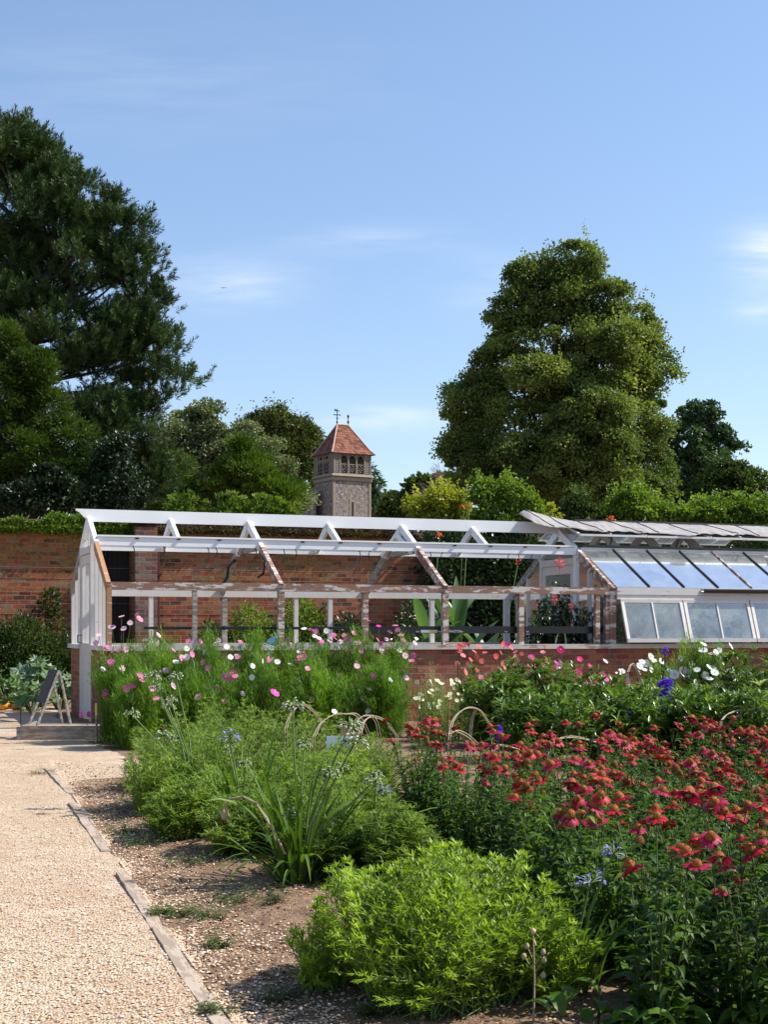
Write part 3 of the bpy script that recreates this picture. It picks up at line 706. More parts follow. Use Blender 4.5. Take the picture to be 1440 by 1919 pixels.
MT['quoin'] = plain('pale quoin stone', (.25, .205, .155), .9, .3, 2.5)
MT['oak'] = plain('silvered oak', (.19, .165, .14), .85, .35, 3)
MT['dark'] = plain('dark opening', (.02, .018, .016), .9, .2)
g = Geo(); trect(g, .03, 0, zA, .0); P('wall', g, 'flint', tw)
g = Geo()
for (x, y) in ((0, 0), (TWd, 0), (0, TDd)): g.mm(x-.20 if x else -.05, x+.05 if x else .22, y-.2 if y else -.05, y+.05 if y else .22, 0, zA-.01)
P('quoins', g, 'quoin', tw)
sx = (757-625)/68*0; sa = TWd*(753-700+0)/68 if False else TWd*.515
g = Geo(); z0, z1 = tz(966), tz(940); g.mm(sa-.35, sa+.35, -.035, .2, z0-.2, z1+.3); P('slit_surround', g, 'quoin', tw)
g = Geo(); g.mm(sa-.09, sa+.09, -.06, .0, z0, z1+.05); P('slit_window', g, 'dark', tw)
g = Geo(); trect(g, .14, zA-.02, zA+.28); trect(g, .05, zA+.27, zB-.05); trect(g, .30, zB-.12, zB+.10, .2); P('string_course', g, 'quoin', tw)
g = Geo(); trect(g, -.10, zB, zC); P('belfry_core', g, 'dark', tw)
def face(fn, Wf, nop):
    # fn maps (u along face, out distance, z) to local coordinates; weatherboards, three arched louvred lights and quatrefoil panels
    H = zC-zB; fr = Geo(); lv = Geo(); qf = Geo()
    def bb(g, u0, u1, d0, d1, z0, z1):
        a = fn(u0, d0, z0); b = fn(u1, d1, z1); g.mm(a[0], b[0], a[1], b[1], a[2], b[2])
    edge = Wf*.17; iw = (Wf-2*edge)/nop
    us = [0, Wf]+[edge+iw*k for k in range(nop+1)]
    for u_ in us: 
        uu = min(max(u_, .06), Wf-.06); bb(fr, uu-.08, uu+.08, -.10, .10, zB+.08, zC-.02)
    bb(fr, 0, Wf, -.02, .12, zB+.02, zB+.2); bb(fr, 0, Wf, -.02, .08, zC-.2, zC)
    for k in range(11):
        z = zB+.22+k*(H-.42)/11
        for (u0, u1) in ((.1, edge-.06), (Wf-edge+.06, Wf-.1)): bb(lv, u0, u1, -.05, .06, z+.03, z+(H-.42)/11)
    for k in range(nop):
        u0, u1 = edge+iw*k+.09, edge+iw*(k+1)-.09; um = (u0+u1)/2; hw = (u1-u0)/2
        zq0, zq1 = zB+.25, zB+.25+hw*2.1; zm = (zq0+zq1)/2
        bb(fr, u0, u1, -.03, .05, zq1, zq1+.1)
        # quatrefoil: ring of small blocks with pierced lobes
        for (du, dz) in ((0, 0), (-.8, .8), (.8, .8), (-.8, -.8), (.8, -.8)):
            bb(qf, um+du*hw-hw*.17, um+du*hw+hw*.17, -.03, .03, zm+dz*hw*.95-hw*.17, zm+dz*hw*.95+hw*.17)
        t = np.linspace(0, 2*math.pi, 25); pts = [fn(um+hw*.93*(.72+.2*math.cos(4*q))*math.cos(q), .0, zm+hw*.93*(.72+.2*math.cos(4*q))*math.sin(q)) for q in t]
        qf.tubes([pts], .055, 4)
        zl0 = zq1+.12; zl1 = zC-.22-hw*1.2
        for j in range(4):
            z = zl0+j*(zl1-zl0)/4; bb(lv, u0, u1, -.06, .04, z+.1, z+(zl1-zl0)/4)
        for sgn in (-1, 1):
            q = np.linspace(0, 1, 6); pts = [fn(um+sgn*hw*(1-x_**1.6), .0, zl1+hw*1.2*x_**.8) for x_ in q]; fr.tubes([pts], .06, 4)
            tri = [fn(um+sgn*hw*(1-x_**1.6), -.02, zl1+hw*1.2*x_**.8) for x_ in q]+[fn(um+sgn*hw, -.02, zC-.2)]
            fr.add(tri, [list(range(len(tri)))])
    P('belfry_frame', fr, 'oak', tw); P('louvres', lv, 'oak', tw); P('quatrefoil_panels', qf, 'oak', tw)
face(lambda u_, d, z: (u_, .10-d-.12, z), TWd, 3)
face(lambda u_, d, z: (.10-d-.12, u_, z), TDd, 2)
# roof
o_ = .35; zr = tz(789); rl = TWd*.30
xm, ym = TWd/2, TDd/2; ra = (xm-rl/2, ym, zr); rb = (xm+rl/2, ym, zr)
m = NT('clay roof tiles'); spx = m.n('ShaderNodeSeparateXYZ', None, i0=m.obj())
vv = m.n('ShaderNodeCombineXYZ', None, i0=m.math('ADD', spx.outputs[0], spx.outputs[1]), i1=spx.outputs[2], i2=0.)
br = m.n('ShaderNodeTexBrick', None, Vector=vv, Scale=1., Color1=(0, 0, 0), Color2=(1, 1, 1), Mortar=(0, 0, 0)); br.inputs['Mortar Size'].default_value = .022; br.inputs['Brick Width'].default_value = .34; br.inputs['Row Height'].default_value = .26
c = m.ramp(br.outputs['Color'], [(0, (.07, .022, .014)), (.5, (.18, .050, .026)), (1, (.26, .095, .05))])
c = m.mix(m.ramp(m.noise(m.obj(), 3.5, 6, .8), [(.55, (0, 0, 0)), (.72, (.6, .6, .6))]), c, (.26, .19, .16))
c = m.mix(br.outputs['Fac'], c, (.04, .02, .02))
hz_ = m.math('FRACT', m.math('DIVIDE', spx.outputs[2], .24))
MT['tile'] = m.out(c, .85, m.bump(m.math('MULTIPLY', hz_, -1.), .6, .08))
mid = .5; zc1 = zC+.0; zmid = zC+(zr-zC)*.16
def ringpt(o, z): return [(-o, -o, z), (TWd+o, -o, z), (TWd+o, TDd+o, z), (-o, TDd+o, z)]
fl = 1-.20
e0 = ringpt(o_, zC-.12); e1 = [tuple(np.array(p)*(1-.20)+np.array(q)*.20) for p, q in zip(e0, (ra, rb, rb, ra))]; e1 = [(p[0], p[1], zC-.12+(zr-zC)*.155) for p in e1]
g = Geo(); V = e0+e1+[ra, rb]
g.add(V, [[0, 1, 5, 4], [1, 2, 6, 5], [2, 3, 7, 6], [3, 0, 4, 7], [4, 5, 9, 8], [6, 7, 8, 9]]); g.add(V, [[5, 6, 9], [7, 4, 8]]); g.add(ringpt(o_-.01, zC-.16), [[0, 1, 2, 3]])
rf = P('roof', g, 'tile', tw)
g = Geo()
for i, e in ((0, ra), (1, rb), (2, rb), (3, ra)):
    n_ = 14; A_ = np.array(e1[i]); B_ = np.array(e); E_ = np.array(e0[i])
    g.tubes([[tuple(E_), tuple(A_), tuple((A_+B_)/2), tuple(B_)]], .085, 6)
g.tubes([[ra, ((ra[0]+rb[0])/2, ym, zr+.02), rb]], .10, 6); P('hip_tiles', g, plain('pale hip tiles', (.40, .28, .22), .85, .3, 3), rf)
# vanes
g = Geo(); p = np.array(ra); h = 30*SC
g.tubes([[tuple(p), tuple(p+(0, 0, h))]], .045, 5)
g.beam(p+(-.32, 0, h*.62), p+(.32, 0, h*.62), .05, .05); g.beam(p+(0, -.32, h*.62), p+(0, .32, h*.62), .05, .05); g.beam(p+(-.18, 0, h*.40), p+(.2, 0, h*.40), .05, .05)
for q in (-.32, .32): g.ball(p+(q, 0, h*.62), .08, 6, 4)
g.prism([(p[0]-.30, p[2]+h*.86), (p[0]+.30, p[2]+h*.84), (p[0]+.30, p[2]+h*.88), (p[0]-.1, p[2]+h*.93), (p[0]-.30, p[2]+h*1.0)], p[1]-.02, p[1]+.02, 1)
g.ball(p+(0, 0, .25), .12, 6, 4); P('weather_vane', g, 'iron', tw)
g = Geo(); p = np.array(rb); h = 15*SC
g.tubes([[tuple(p), tuple(p+(0, 0, h))]], .045, 5); g.ball(p+(0, 0, h+.12), (.12, .12, .2), 6, 5); g.ball(p+(0, 0, .3), .12, 6, 4); g.beam(p+(-.16, 0, h*.5), p+(.16, 0, h*.5), .06, .06); P('finial', g, 'iron', tw)
# nave wall to the left of the tower
nv = thing('church_nave', 'low flint church nave wall running left from the tower behind the shrubs', 'church', (tc.x, tc.y, 0), tr_)
M_ = np.array([-.9, .0]);
g = Geo(); yb = TDd*.55; xL = -95*SC
V = [(xL, yb, 0), (-.03, yb, 0), (-.03, yb, tz(916)), (xL, yb, tz(916)-.1), (xL, yb+5, 0), (-.03, yb+5, 0), (-.03, yb+5, tz(916)), (xL, yb+5, tz(916)-.1)]
nv.rotation_euler = (0, 0, R(8)); nv.location = (tc.x-math.sin(tr_)*TDd+0.02, tc.y+math.cos(tr_)*TDd*.4, 0)
g = Geo(); g.mm(-5.4, .2, 0, 4, 0, tz(918)); P('wall', g, 'flint', nv)
g = Geo(); g.mm(-5.5, .2, -.1, 4.1, tz(918)+.003, tz(915)); P('coping', g, 'quoin', nv)
# bird
g = Geo(); g.add([(0, 0, 0), (.16, 0, .05), (.30, 0, .01), (.16, .06, .04), (-.16, 0, .05), (-.30, 0, .01), (-.16, .06, .04), (0, .1, 0), (0, -.1, .01), (0, 0, -.03)], [[0, 1, 2, 3], [0, 4, 5, 6], [7, 3, 8, 9], [7, 6, 8, 9]])
tag(g.build('bird', MT['dark'], None, at(419, 540, 110)), 'tiny dark bird flying in the open sky right of the pine', 'bird')
# ================================================================== trees
LM = {}
LM['pine'] = leaf_mat('pine needles', (.022, .044, .014), (.070, .118, .030), (.14, .19, .05), .12, .5, .25, .5)
LM['yew'] = leaf_mat('yew foliage', (.038, .078, .012), (.14, .21, .025), (.14, .18, .02), .2, nscale=.6)
LM['cypress'] = leaf_mat('golden green conifer foliage', (.020, .045, .007), (.085, .13, .016), (.24, .28, .035), .25, nscale=.5)
LM['holm'] = leaf_mat('holm oak leaves', (.08, .105, .042), (.26, .295, .135), (.38, .40, .21), .15, nscale=.35)
LM['beech'] = leaf_mat('beech leaves', (.034, .052, .012), (.13, .15, .032), (.12, .13, .035), .2, nscale=.3)
LM['lime'] = leaf_mat('linden leaves', (.062, .098, .026), (.235, .28, .072), (.48, .48, .17), .36, nscale=.25)
LM['dkoak'] = leaf_mat('dark blue green leaves', (.026, .060, .026), (.085, .15, .055), (.08, .13, .05), .2, nscale=.4)
LM['mid'] = leaf_mat('mid green leaves', (.022, .045, .010), (.080, .120, .025), (.15, .19, .04), .25, nscale=.5)
LM['pear'] = leaf_mat('yellow pear leaves', (.16, .19, .02), (.42, .42, .05), (.60, .56, .12), .35, nscale=1.0)
LM['bright'] = leaf_mat('bright fruit tree leaves', (.06, .11, .014), (.20, .29, .035), (.48, .50, .13), .35, nscale=.9)
LM['hedge'] = leaf_mat('glossy dark hedge leaves', (.012, .030, .008), (.045, .080, .018), (.16, .20, .05), .15, .3, .5, nscale=1.1)
LM['holly'] = leaf_mat('glossy holly leaves', (.010, .022, .008), (.03, .052, .016), (.16, .20, .12), .1, .4, .3, nscale=1.)

def smooth_path(pts, K=18):
    p = np.array(pts, float); p = np.concatenate([[2*p[0]-p[1]], p, [2*p[-1]-p[-2]]]); n_ = len(p)-3; out = []
    for t in np.linspace(0, n_-1e-6, K):
        i = int(t); u = t-i; a, b, c, d = p[i:i+4]
        out.append(.5*((2*b)+(-a+c)*u+(2*a-5*b+4*c-d)*u*u+(-a+3*b-3*c+d)*u**3))
    return np.array(out)
def tube_path(pts, r0, r1, K=6, wob=.0):
    pts = np.array(pts, float); t = np.linspace(0, len(pts)-1, K)
    P_ = np.stack([np.interp(t, range(len(pts)), pts[:, i]) for i in range(3)], 1)
    if wob: P_[1:-1] += rng.normal(size=(K-2, 3))*wob
    return P_, np.linspace(r0, r1, K)

def tree(name, label, cat, base, lobes, Y, mat, leafL, leafW, n_leaves, rc, trunk_r, group=None, style='leaf', depth=1.0, up=.15, bark='bark', trunk_top=None, sub=None, dens_back=1.0, rough=1.0, shoots=0):
    """lobes: list of (px, py, rx, ry, dy) seen at distance Y, each a real ellipsoid of leaf clumps"""
    bX = (base-CX)*Y/F
    root = thing(name, label, cat, (bX, Y, 0), 0, group)
    sc = Y/F; C_ = []; wts = []; small = []
    for l in lobes:
        x, y, rx, ry = l[:4]; dy = l[4] if len(l) > 4 else 0
        c = np.array([(x-base)*sc, dy*sc, EYE-(y-HY)*sc]); r = np.array([rx*sc, min(rx, ry*1.3)*sc*depth, ry*sc])
        C_.append((c, r)); wts.append((r[0]*r[2]+r[0]*r[1]+r[1]*r[2])/3)
    wts = np.array(wts)/sum(wts)
    tot_area = sum(4*math.pi*((r[0]*r[2]+r[0]*r[1]+r[1]*r[2])/3) for c, r in C_)
    ncl = int(max(12, tot_area/(rc*rc)*.55*rough))
    cen = []; nor = []
    for k in range(ncl):
        c, r = C_[rng.choice(len(C_), p=wts)]
        d = rdir(1)[0]; rad = .5+.5*rng.random()**.5
        odd = rng.random() < .22; rr = np.maximum(r-rc*.55, r*.35)*(1+(.22*rng.random() if odd else 0)); small.append(.45 if odd else 1.)
        p = c+d*rr*rad*(1+rng.normal()*.04); 
        if p[2] < .2: p[2] = .2+rng.random()*.5
        cen.append(p); nor.append(unit(d/r))
    cen = np.array(cen); nor = np.array(nor)
    per = max(4, n_leaves//ncl)
    crs = rc*rng.uniform(.45, 1.25, ncl)*np.array(small)
    ci = np.repeat(np.arange(ncl), per); N = len(ci)
    d = rdir(N); d = unit(d+nor[ci]*.55+np.array([0, 0, .25]))
    rr = crs[ci]*(.15+1.05*rng.random(N))
    q = cen[ci]+d*rr[:, None]*np.array([1.05, 1.05, .62])
    tint_c = rng.random(ncl)
    tint = np.clip(tint_c[ci]*.45+rng.random(N)*.55, 0, 1)
    g = Geo()
    if style == 'leaf':
        D = unit(d*.7+rdir(N)*.8+np.array([0, 0, -.25+up]))
        sz = rng.uniform(.7, 1.3, N)
        g.diamonds(q, D, leafL*sz, leafW*sz, tint=tint)
    elif style == 'spray':      # feathery upward sprays (yew, cypress)
        D = unit(d*.6+rdir(N)*.35+np.array([0, 0, up]))
        g.diamonds(q, D, leafL*rng.uniform(.6, 1.3, N), leafW, tint=tint)
    elif style == 'pine':
        # every point is a brush of needles at a shoot tip
        D = unit(d*.6+rdir(N)*.3+np.array([.1, 0, .75])); nn = 32
        ii = np.repeat(np.arange(N), nn); s_ = rng.random(len(ii))
        base_ = q[ii]+D[ii]*(s_*leafL*2.0)[:, None]
        nd = unit(D[ii]*.9+rdir(len(ii))*.75)
        g.diamonds(base_, nd, leafL*(1.1-.35*s_), leafW, tint=np.clip(tint[ii]*.7+rng.random(len(ii))*.3, 0, 1), fold=.1)
    if shoots:
        top_c = cen[np.argsort(-cen[:, 2])[:max(10, ncl//3)]]
        for c in top_c[rng.integers(0, len(top_c), shoots)]:
            L_ = rc*rng.uniform(.8, 2.4); k = 16; t = rng.random(k); d_ = unit(np.array([rng.normal()*.35, rng.normal()*.35, 1.]))
            q = c+d_*L_*t[:, None]+rng.normal(size=(k, 3))*leafL*.35
            g.diamonds(q, rdir(k)+np.array([0, 0, .3]), leafL*rng.uniform(.7, 1.2, k), leafW, tint=.5+.5*rng.random(k))
    g.build('crown', LM[mat], root)
    # trunk and limbs
    g = Geo(); top = trunk_top or max(c[2] for c in cen)*.86
    tx = np.mean([c[0][0] for c in C_])
    P_, r_ = tube_path([(0, 0, -.1), (tx*.15, 0, top*.35), (tx*.5, 0, top*.7), (tx*.8, 0, top)], trunk_r, trunk_r*.18, 9, trunk_r*.2)
    g.tubes([P_], r_[None], 8)
    sel = rng.choice(ncl, min(ncl, 90), replace=False)
    for k in sel:
        c = cen[k]; h = min(max(c[2]*rng.uniform(*((.35, .75) if style != 'pine' else (.8, .97))), .3), top*.95); f = h/top
        st = np.array([np.interp(h, P_[:, 2], P_[:, 0]), 0, h])
        B_, br_ = tube_path([st, st*.5+c*.5+np.array([0, 0, -.05*np.linalg.norm(c-st)]), c], trunk_r*.28*(1-f*.6), trunk_r*.03, 5, .05*rc)
        g.tubes([B_], br_[None], 5)
    g.build('trunk', MT[bark], root)
    return root

# black pine, left edge
tree('pine_tree', 'huge dark pine towering at the left edge with one bough reaching right', 'pine tree', -70,
     [(-60, 300, 140, 85), (20, 290, 75, 65), (80, 330, 65, 60), (150, 385, 75, 55), (40, 420, 130, 90), (215, 445, 62, 55), (240, 500, 62, 60), (120, 520, 130, 90), (270, 560, 52, 55), (230, 640, 85, 65), (285, 650, 48, 45), (120, 640, 150, 90), (330, 694, 52, 18), (362, 690, 30, 11), (345, 705, 34, 12), (250, 740, 78, 52), (150, 790, 150, 80), (250, 830, 70, 60), (-60, 520, 160, 120), (-70, 750, 170, 120), (275, 880, 50, 70), (180, 920, 90, 60)],
     45, 'pine', .20, .027, 15000, .72, .55, style='pine', depth=.9, rough=1.0, trunk_top=14)
tree('linden_tree', 'tall broad olive green linden tree standing right of the church tower', 'tree', 1030,
     [(1065, 490, 72, 52), (990, 520, 40, 45), (1045, 560, 85, 55), (1110, 560, 70, 60), (960, 585, 52, 42), (1180, 620, 62, 55), (1040, 650, 130, 80), (935, 690, 60, 60), (1210, 700, 64, 70), (1120, 720, 120, 90), (885, 760, 62, 62), (980, 800, 130, 90), (1170, 800, 88, 80), (900, 860, 75, 60), (1060, 880, 150, 70), (1200, 880, 62, 60), (1000, 720, 60, 40, -90), (1090, 800, 90, 60, -110), (1150, 660, 60, 45, -80), (1200, 930, 60, 45, -60), (1000, 930, 90, 50, -60), (1110, 935, 90, 45, -70), (880, 915, 60, 40, -30), (1045, 900, 110, 48, -110), (855, 830, 34, 50, 0), (1140, 880, 70, 50, -100), (985, 865, 80, 45, -110), (1080, 850, 80, 40, -130)],
     75, 'lime', .16, .12, 330000, .82, .62, depth=.85, rough=1.1, shoots=260)
tree('dark_oak_tree', 'dark blue-green tree with tiered lumpy crown right of the linden tree', 'tree', 1300,
     [(1310, 775, 42, 28), (1285, 830, 50, 40), (1350, 815, 30, 22), (1375, 835, 22, 14), (1320, 860, 50, 38), (1270, 900, 50, 40), (1300, 940, 70, 40), (1255, 945, 40, 30)],
     95, 'dkoak', .22, .16, 36000, .5, .42)
tree('round_tree', 'round-headed mid green tree at the right edge in front of the dark tree', 'tree', 1370,
     [(1365, 905, 55, 48), (1400, 925, 48, 50), (1330, 935, 45, 42), (1380, 960, 70, 40), (1440, 960, 40, 40)],
     80, 'mid', .18, .12, 46000, .6, .3)
tree('holm_oak', 'pale grey-green holm oak with billowing crown beside the pine', 'holm oak', 400,
     [(370, 790, 50, 44), (330, 840, 48, 55), (400, 845, 60, 55), (455, 835, 45, 48), (350, 900, 70, 60), (490, 860, 45, 45), (440, 900, 60, 50), (520, 890, 42, 45), (545, 930, 36, 38)],
     80, 'holm', .16, .11, 95000, .75, .5)
tree('beech_tree', 'dark olive beech with spiky twig tips behind the church tower', 'beech', 530,
     [(515, 800, 52, 38), (470, 810, 32, 30), (560, 820, 42, 38), (530, 850, 70, 45), (585, 850, 26, 45), (560, 900, 50, 55), (600, 920, 22, 35)],
     170, 'beech', .40, .20, 60000, 1.2, .55, up=.5, shoots=70)
for px, ls, lb in ((340, [(330, 895, 28, 45), (350, 940, 45, 40), (300, 930, 40, 45)], 'low dark yew bush below the pine beside the holm oak'), (470, [(450, 850, 26, 34), (470, 890, 60, 45), (500, 930, 70, 50), (410, 920, 45, 50)], 'spreading bright-tipped yew in front of the holm oak and beech')):
    tree('yew_tree', lb, 'yew', px, ls, 60, 'yew', .24, .07, 24000, .55, .3, style='spray', up=.3, group='yews below the big trees')
tree('golden_conifer', 'yellow-green feathery conifer at the left edge in front of the pine', 'conifer', 20,
     [(10, 640, 38, 42), (60, 690, 50, 50), (0, 740, 70, 80), (90, 780, 45, 55), (130, 830, 48, 50), (40, 850, 90, 70), (100, 910, 90, 60), (-30, 900, 80, 90), (160, 880, 30, 45)],
     37, 'cypress', .13, .035, 90000, .30, .28, style='spray', up=.1)
tree('ivy_shrub', 'dark shrub with whitish glinting leaves behind the wall at far left', 'shrub', 60,
     [(55, 930, 50, 36), (110, 925, 45, 40), (90, 895, 35, 30)], 34, 'holly', .11, .075, 9000, .35, .1)
tree('holly_tree', 'tall dark glossy holly standing below the pine, left of the yew bush', 'holly', 215,
     [(215, 840, 32, 40), (205, 890, 45, 45), (240, 930, 55, 40), (170, 935, 45, 35)], 36, 'holly', .09, .06, 16000, .38, .13)
tree('slender_conifer', 'small drooping blue-green conifer peeking out right of the church tower', 'conifer', 695,
     [(698, 890, 10, 20), (704, 912, 12, 16), (694, 930, 14, 24)], 150, 'dkoak', .8, .16, 900, .5, .16, style='spray', up=-.3)
for px, ls, lb, Yd in ((720, [(735, 948, 30, 26), (700, 955, 22, 20), (765, 962, 30, 26)], 'small far dark tree low behind the pale pear tree', 190), (800, [(800, 920, 34, 28), (830, 915, 30, 32), (790, 945, 40, 28)], 'far hazy green tree between the tower and the linden', 150)):
    tree('distant_tree', lb, 'tree', px, ls, Yd, 'mid', .6, .4, 9000, 1.5, .3, group='far trees beyond the church')
# bare twiggy tree left of the linden
root = thing('dead_tree', 'bare grey-brown twiggy tree top at the left foot of the linden', 'dead tree', at(880, 1182, 90)[:2]+(0,))
g = Geo(); sc = 90/F
def twig(p, d, L, r, dep):
    q = p+d*L; m_ = (p+q)/2+rng.normal(size=3)*L*.08
    g.tubes([[p, m_, q]], np.array([[r, r*.8, r*.6]]), 4)
    if dep:
        for k in range(3 if dep > 1 else 4): twig(m_ if k == 2 else q, unit(d+rng.normal(size=3)*.45+np.array([0, 0, .12])), L*.72, r*.6, dep-1)
z0 = EYE-(950-HY)*sc
g.tubes([[(0, 0, 0), (.2, 0, z0*.5), (0, 0, z0)]], .16, 6)
for d0 in ((-1, 0, .8), (-1, .2, .45), (-.8, -.3, 1.1), (-1, 0, .2)): twig(np.array([0, 0, z0]), unit(d0), 1.25, .06, 5)
g.build('trunk', plain('dead grey wood', (.20, .14, .12), .9, .2), root)

# fruit trees and climbers on the far side of the wall and on it
tree('pear_tree', 'yellow-leaved pear tree standing above the ridge right of the tower', 'pear tree', 830,
     [(785, 950, 30, 26), (830, 940, 34, 30), (868, 945, 26, 28), (800, 975, 50, 22), (850, 980, 50, 22)], 32, 'pear', .085, .05, 7500, .20, .07, shoots=60)
tree('green_pear_tree', 'bright green fruit tree between the yellow pear and the netting', 'fruit tree', 940,
     [(905, 925, 26, 26), (950, 930, 38, 34), (990, 950, 28, 26), (930, 965, 60, 28), (980, 975, 50, 20)], 31, 'bright', .09, .05, 9500, .22, .08, shoots=70)
tree('yellow_sapling', 'thin yellow-leaved shoots poking up above the end of the netting', 'sapling', 1038,
     [(1032, 950, 6, 16), (1042, 962, 9, 12), (1030, 978, 12, 10)], 30, 'pear', .08, .05, 420, .1, .02)
for px, ls, lb, mt in ((1090, [(1085, 950, 34, 20), (1060, 975, 40, 20), (1110, 975, 50, 20)], 'dark green bushy tree just behind the netted ridge', 'mid'),
                   (1190, [(1180, 945, 40, 28), (1150, 970, 45, 20), (1220, 965, 50, 26)], 'bright rounded bush behind the ridge below the linden', 'bright'),
                   (1300, [(1290, 970, 50, 22), (1330, 960, 40, 26), (1260, 978, 50, 20)], 'bright leafy bush behind the ridge below the dark tree', 'bright'),
                   (1410, [(1400, 965, 40, 26), (1440, 968, 40, 26), (1380, 982, 50, 18)], 'leafy green bush behind the ridge at the right edge', 'bright')):
    tree('fruit_bush', lb, 'bush', px, ls, 34, mt, .10, .055, 8500, .26, .08, shoots=50, group='fruit bushes along the far side of the wall')
# light shoots left
for k, (px, h) in enumerate(((325, 935), (352, 928), (388, 940), (425, 922), (455, 935), (492, 928), (522, 938), (548, 942))):
    tree('young_shoots', 'pale-leaved upright shoots rising behind the white ridge, %s' % ['leftmost of the row', 'second from the left, tall and thin', 'short and third from the left', 'tallest, left of the middle', 'in the middle of the row', 'third from the right', 'second from the right', 'rightmost, just before the church nave'][k], 'shrub', px,
         [(px, h+4, 3, 12), (px-11, h+12, 3, 14), (px+12, h+15, 3, 15), (px-6, h+26, 7, 16), (px+7, h+30, 7, 16), (px, h+44, 20, 14)], 31, 'bright', .085, .04, 1300, .09, .03, style='leaf', up=.9, group='pale shoots above the ridge')
# creeper along the top of the wall, left, moss further right
def creeper(name, label, cat, x0, x1, ydown, mat, n_, L, Wd, zt0, zt1, dz=.0, front=.15):
    root = thing(name, label, cat, G(ax((x0+x1)/2, NW), NW), ROT)
    a0_, a1_ = ax(x0, NW)-ax((x0+x1)/2, NW), ax(x1, NW)-ax((x0+x1)/2, NW)
    u_ = rng.random(n_); a_ = a0_+(a1_-a0_)*u_; hgt = zt0+(zt1-zt0)*(.5+.3*np.sin(a_*2.3+np.sin(a_*5))+.2*np.sin(a_*9+1)+.25*rng.random(n_)**4)
    z = WT-ydown*rng.random(n_)**1.5; topm = rng.random(n_) < .6
    z = np.where(topm, WT+.05+rng.random(n_)*hgt, z); y = np.where(topm, rng.uniform(-.15, .45, n_), -rng.random(n_)*front)
    P_ = np.stack([a_, y, z], 1); g = Geo()
    g.diamonds(P_, rdir(n_)+np.array([0, -.4, .3]), L*rng.uniform(.6, 1.3, n_), Wd, tint=rng.random(n_))
    g.build('leaves', LM[mat], root)
    g = Geo(); xs = np.linspace(a0_, a1_, 30); g.tubes([np.stack([xs, .1*np.sin(xs*2), np.full(30, WT+.12)], 1)], .02, 5); g.build('stem', MT['bark'], root)
    return root
LM['moss'] = leaf_mat('brown moss and dry creeper', (.045, .032, .010), (.13, .095, .022), (.20, .16, .04), .1)
creeper('wall_creeper', 'yellow-green creeper matting the top of the brick wall at the left', 'creeper', -60, 246, .12, 'bright', 13000, .07, .045, .0, .24)
creeper('wall_moss', 'brown dry growth along the wall top behind the white ridge', 'creeper', 292, 780, .05, 'moss', 15000, .055, .03, .12, .28)

def bush(name, label, cat, X, Yy, blobs, mat, n_, L, Wd, group=None, stem_r=.012, rot=0):
    """blobs in metres: (dx, dy, z, rx, ry, rz)"""
    root = thing(name, label, cat, (X, Yy, 0), rot, group); g = Geo()
    w_ = np.array([b[3]*b[5]+b[3]*b[4] for b in blobs]); w_ /= w_.sum(); ci = rng.choice(len(blobs), n_, p=w_)
    B_ = np.array(blobs)[ci]; d = rdir(n_)
    sub = 1+.14*np.sin(d[:, 0]*9+ci)*np.cos(d[:, 2]*8+d[:, 1]*5)
    P_ = B_[:, :3]+d*B_[:, 3:6]*(rng.random(n_)**.35*sub)[:, None]; P_[:, 2] = np.abs(P_[:, 2])+.02
    g.diamonds(P_, unit(d+rdir(n_)*.8), L*rng.uniform(.6, 1.3, n_), Wd*rng.uniform(.7, 1.2, n_), tint=rng.random(n_))
    g.build('leaves', LM[mat], root)
    g = Geo()
    for b in blobs:
        for k in range(4):
            e = np.array(b[:3])+rng.normal(size=3)*np.array(b[3:6])*.4; P_, r_ = tube_path([(b[0]*.3, b[1]*.3, 0), (e[0]*.5, e[1]*.5, e[2]*.6), e], stem_r, stem_r*.3, 5, .02); g.tubes([P_], r_[None], 5)
    g.build('stem', MT['bark'], root); return root
# hedge climbing the wall behind the greenhouse (right part)
for k, (x, lb) in enumerate(((880, 'dark glossy climber covering the wall behind the tall canna leaves'), (985, 'dark glossy climber on the wall left of the inner gable'), (1130, 'dark climber on the wall seen through the glazed gable'), (1290, 'dark climber on the wall seen through the greenhouse glass'), (1440, 'dark climber on the wall behind the glass at the right edge'))):
    p = G(ax(x, NW-.4), NW-.4)
    bush('wall_climber', lb, 'climber', p.x, p.y, [(-.6, 0, 1.2, .9, .4, 1.2), (.5, 0, 1.4, .9, .4, 1.3), (0, 0, 2.5, 1.25, .45, .85), (-.3, .1, 3.1, .9, .4, .45), (.7, 0, 2.9, .8, .4, .5)], 'hedge', 11000, .10, .065, 'climbers trained on the wall', .02, ROT)
# plants at the foot of the wall
spots = [(-20, 1165, 3, 'hedge', 'dense green shrub against the wall at the left edge'), (45, 1150, 2.6, 'mid', 'leafy bush against the wall beside the climbing rose'), (112, 1195, 2.4, 'hedge', 'dark bush in the shade at the greenhouse rear corner')]
for x, yt, dd, mt, lb in spots:
    n_ = NW-.9; a = ax(x, n_); p = G(a, n_); h = EYE-(yt-HY)*p.y/F
    bush('garden_shrub', lb, 'shrub', p.x, p.y, [(0, 0, h*.5, .55, .5, h*.5), (-.45, 0, h*.4, .45, .45, h*.42), (.4, -.2, h*.35, .45, .4, h*.38)], mt, 9000, .075, .045, 'shrubs at the foot of the wall', .012, ROT)
p = G(ax(93, NW-.2), NW-.2); bush('climbing_rose', 'sparse climbing rose on the sunny brickwork at the left', 'rose', p.x, p.y, [(0, 0, 1.85, .22, .12, .28), (.1, 0, 1.3, .2, .12, .4), (-.05, 0, .7, .2, .12, .6)], 'mid', 1500, .07, .045, None, .012, ROT)
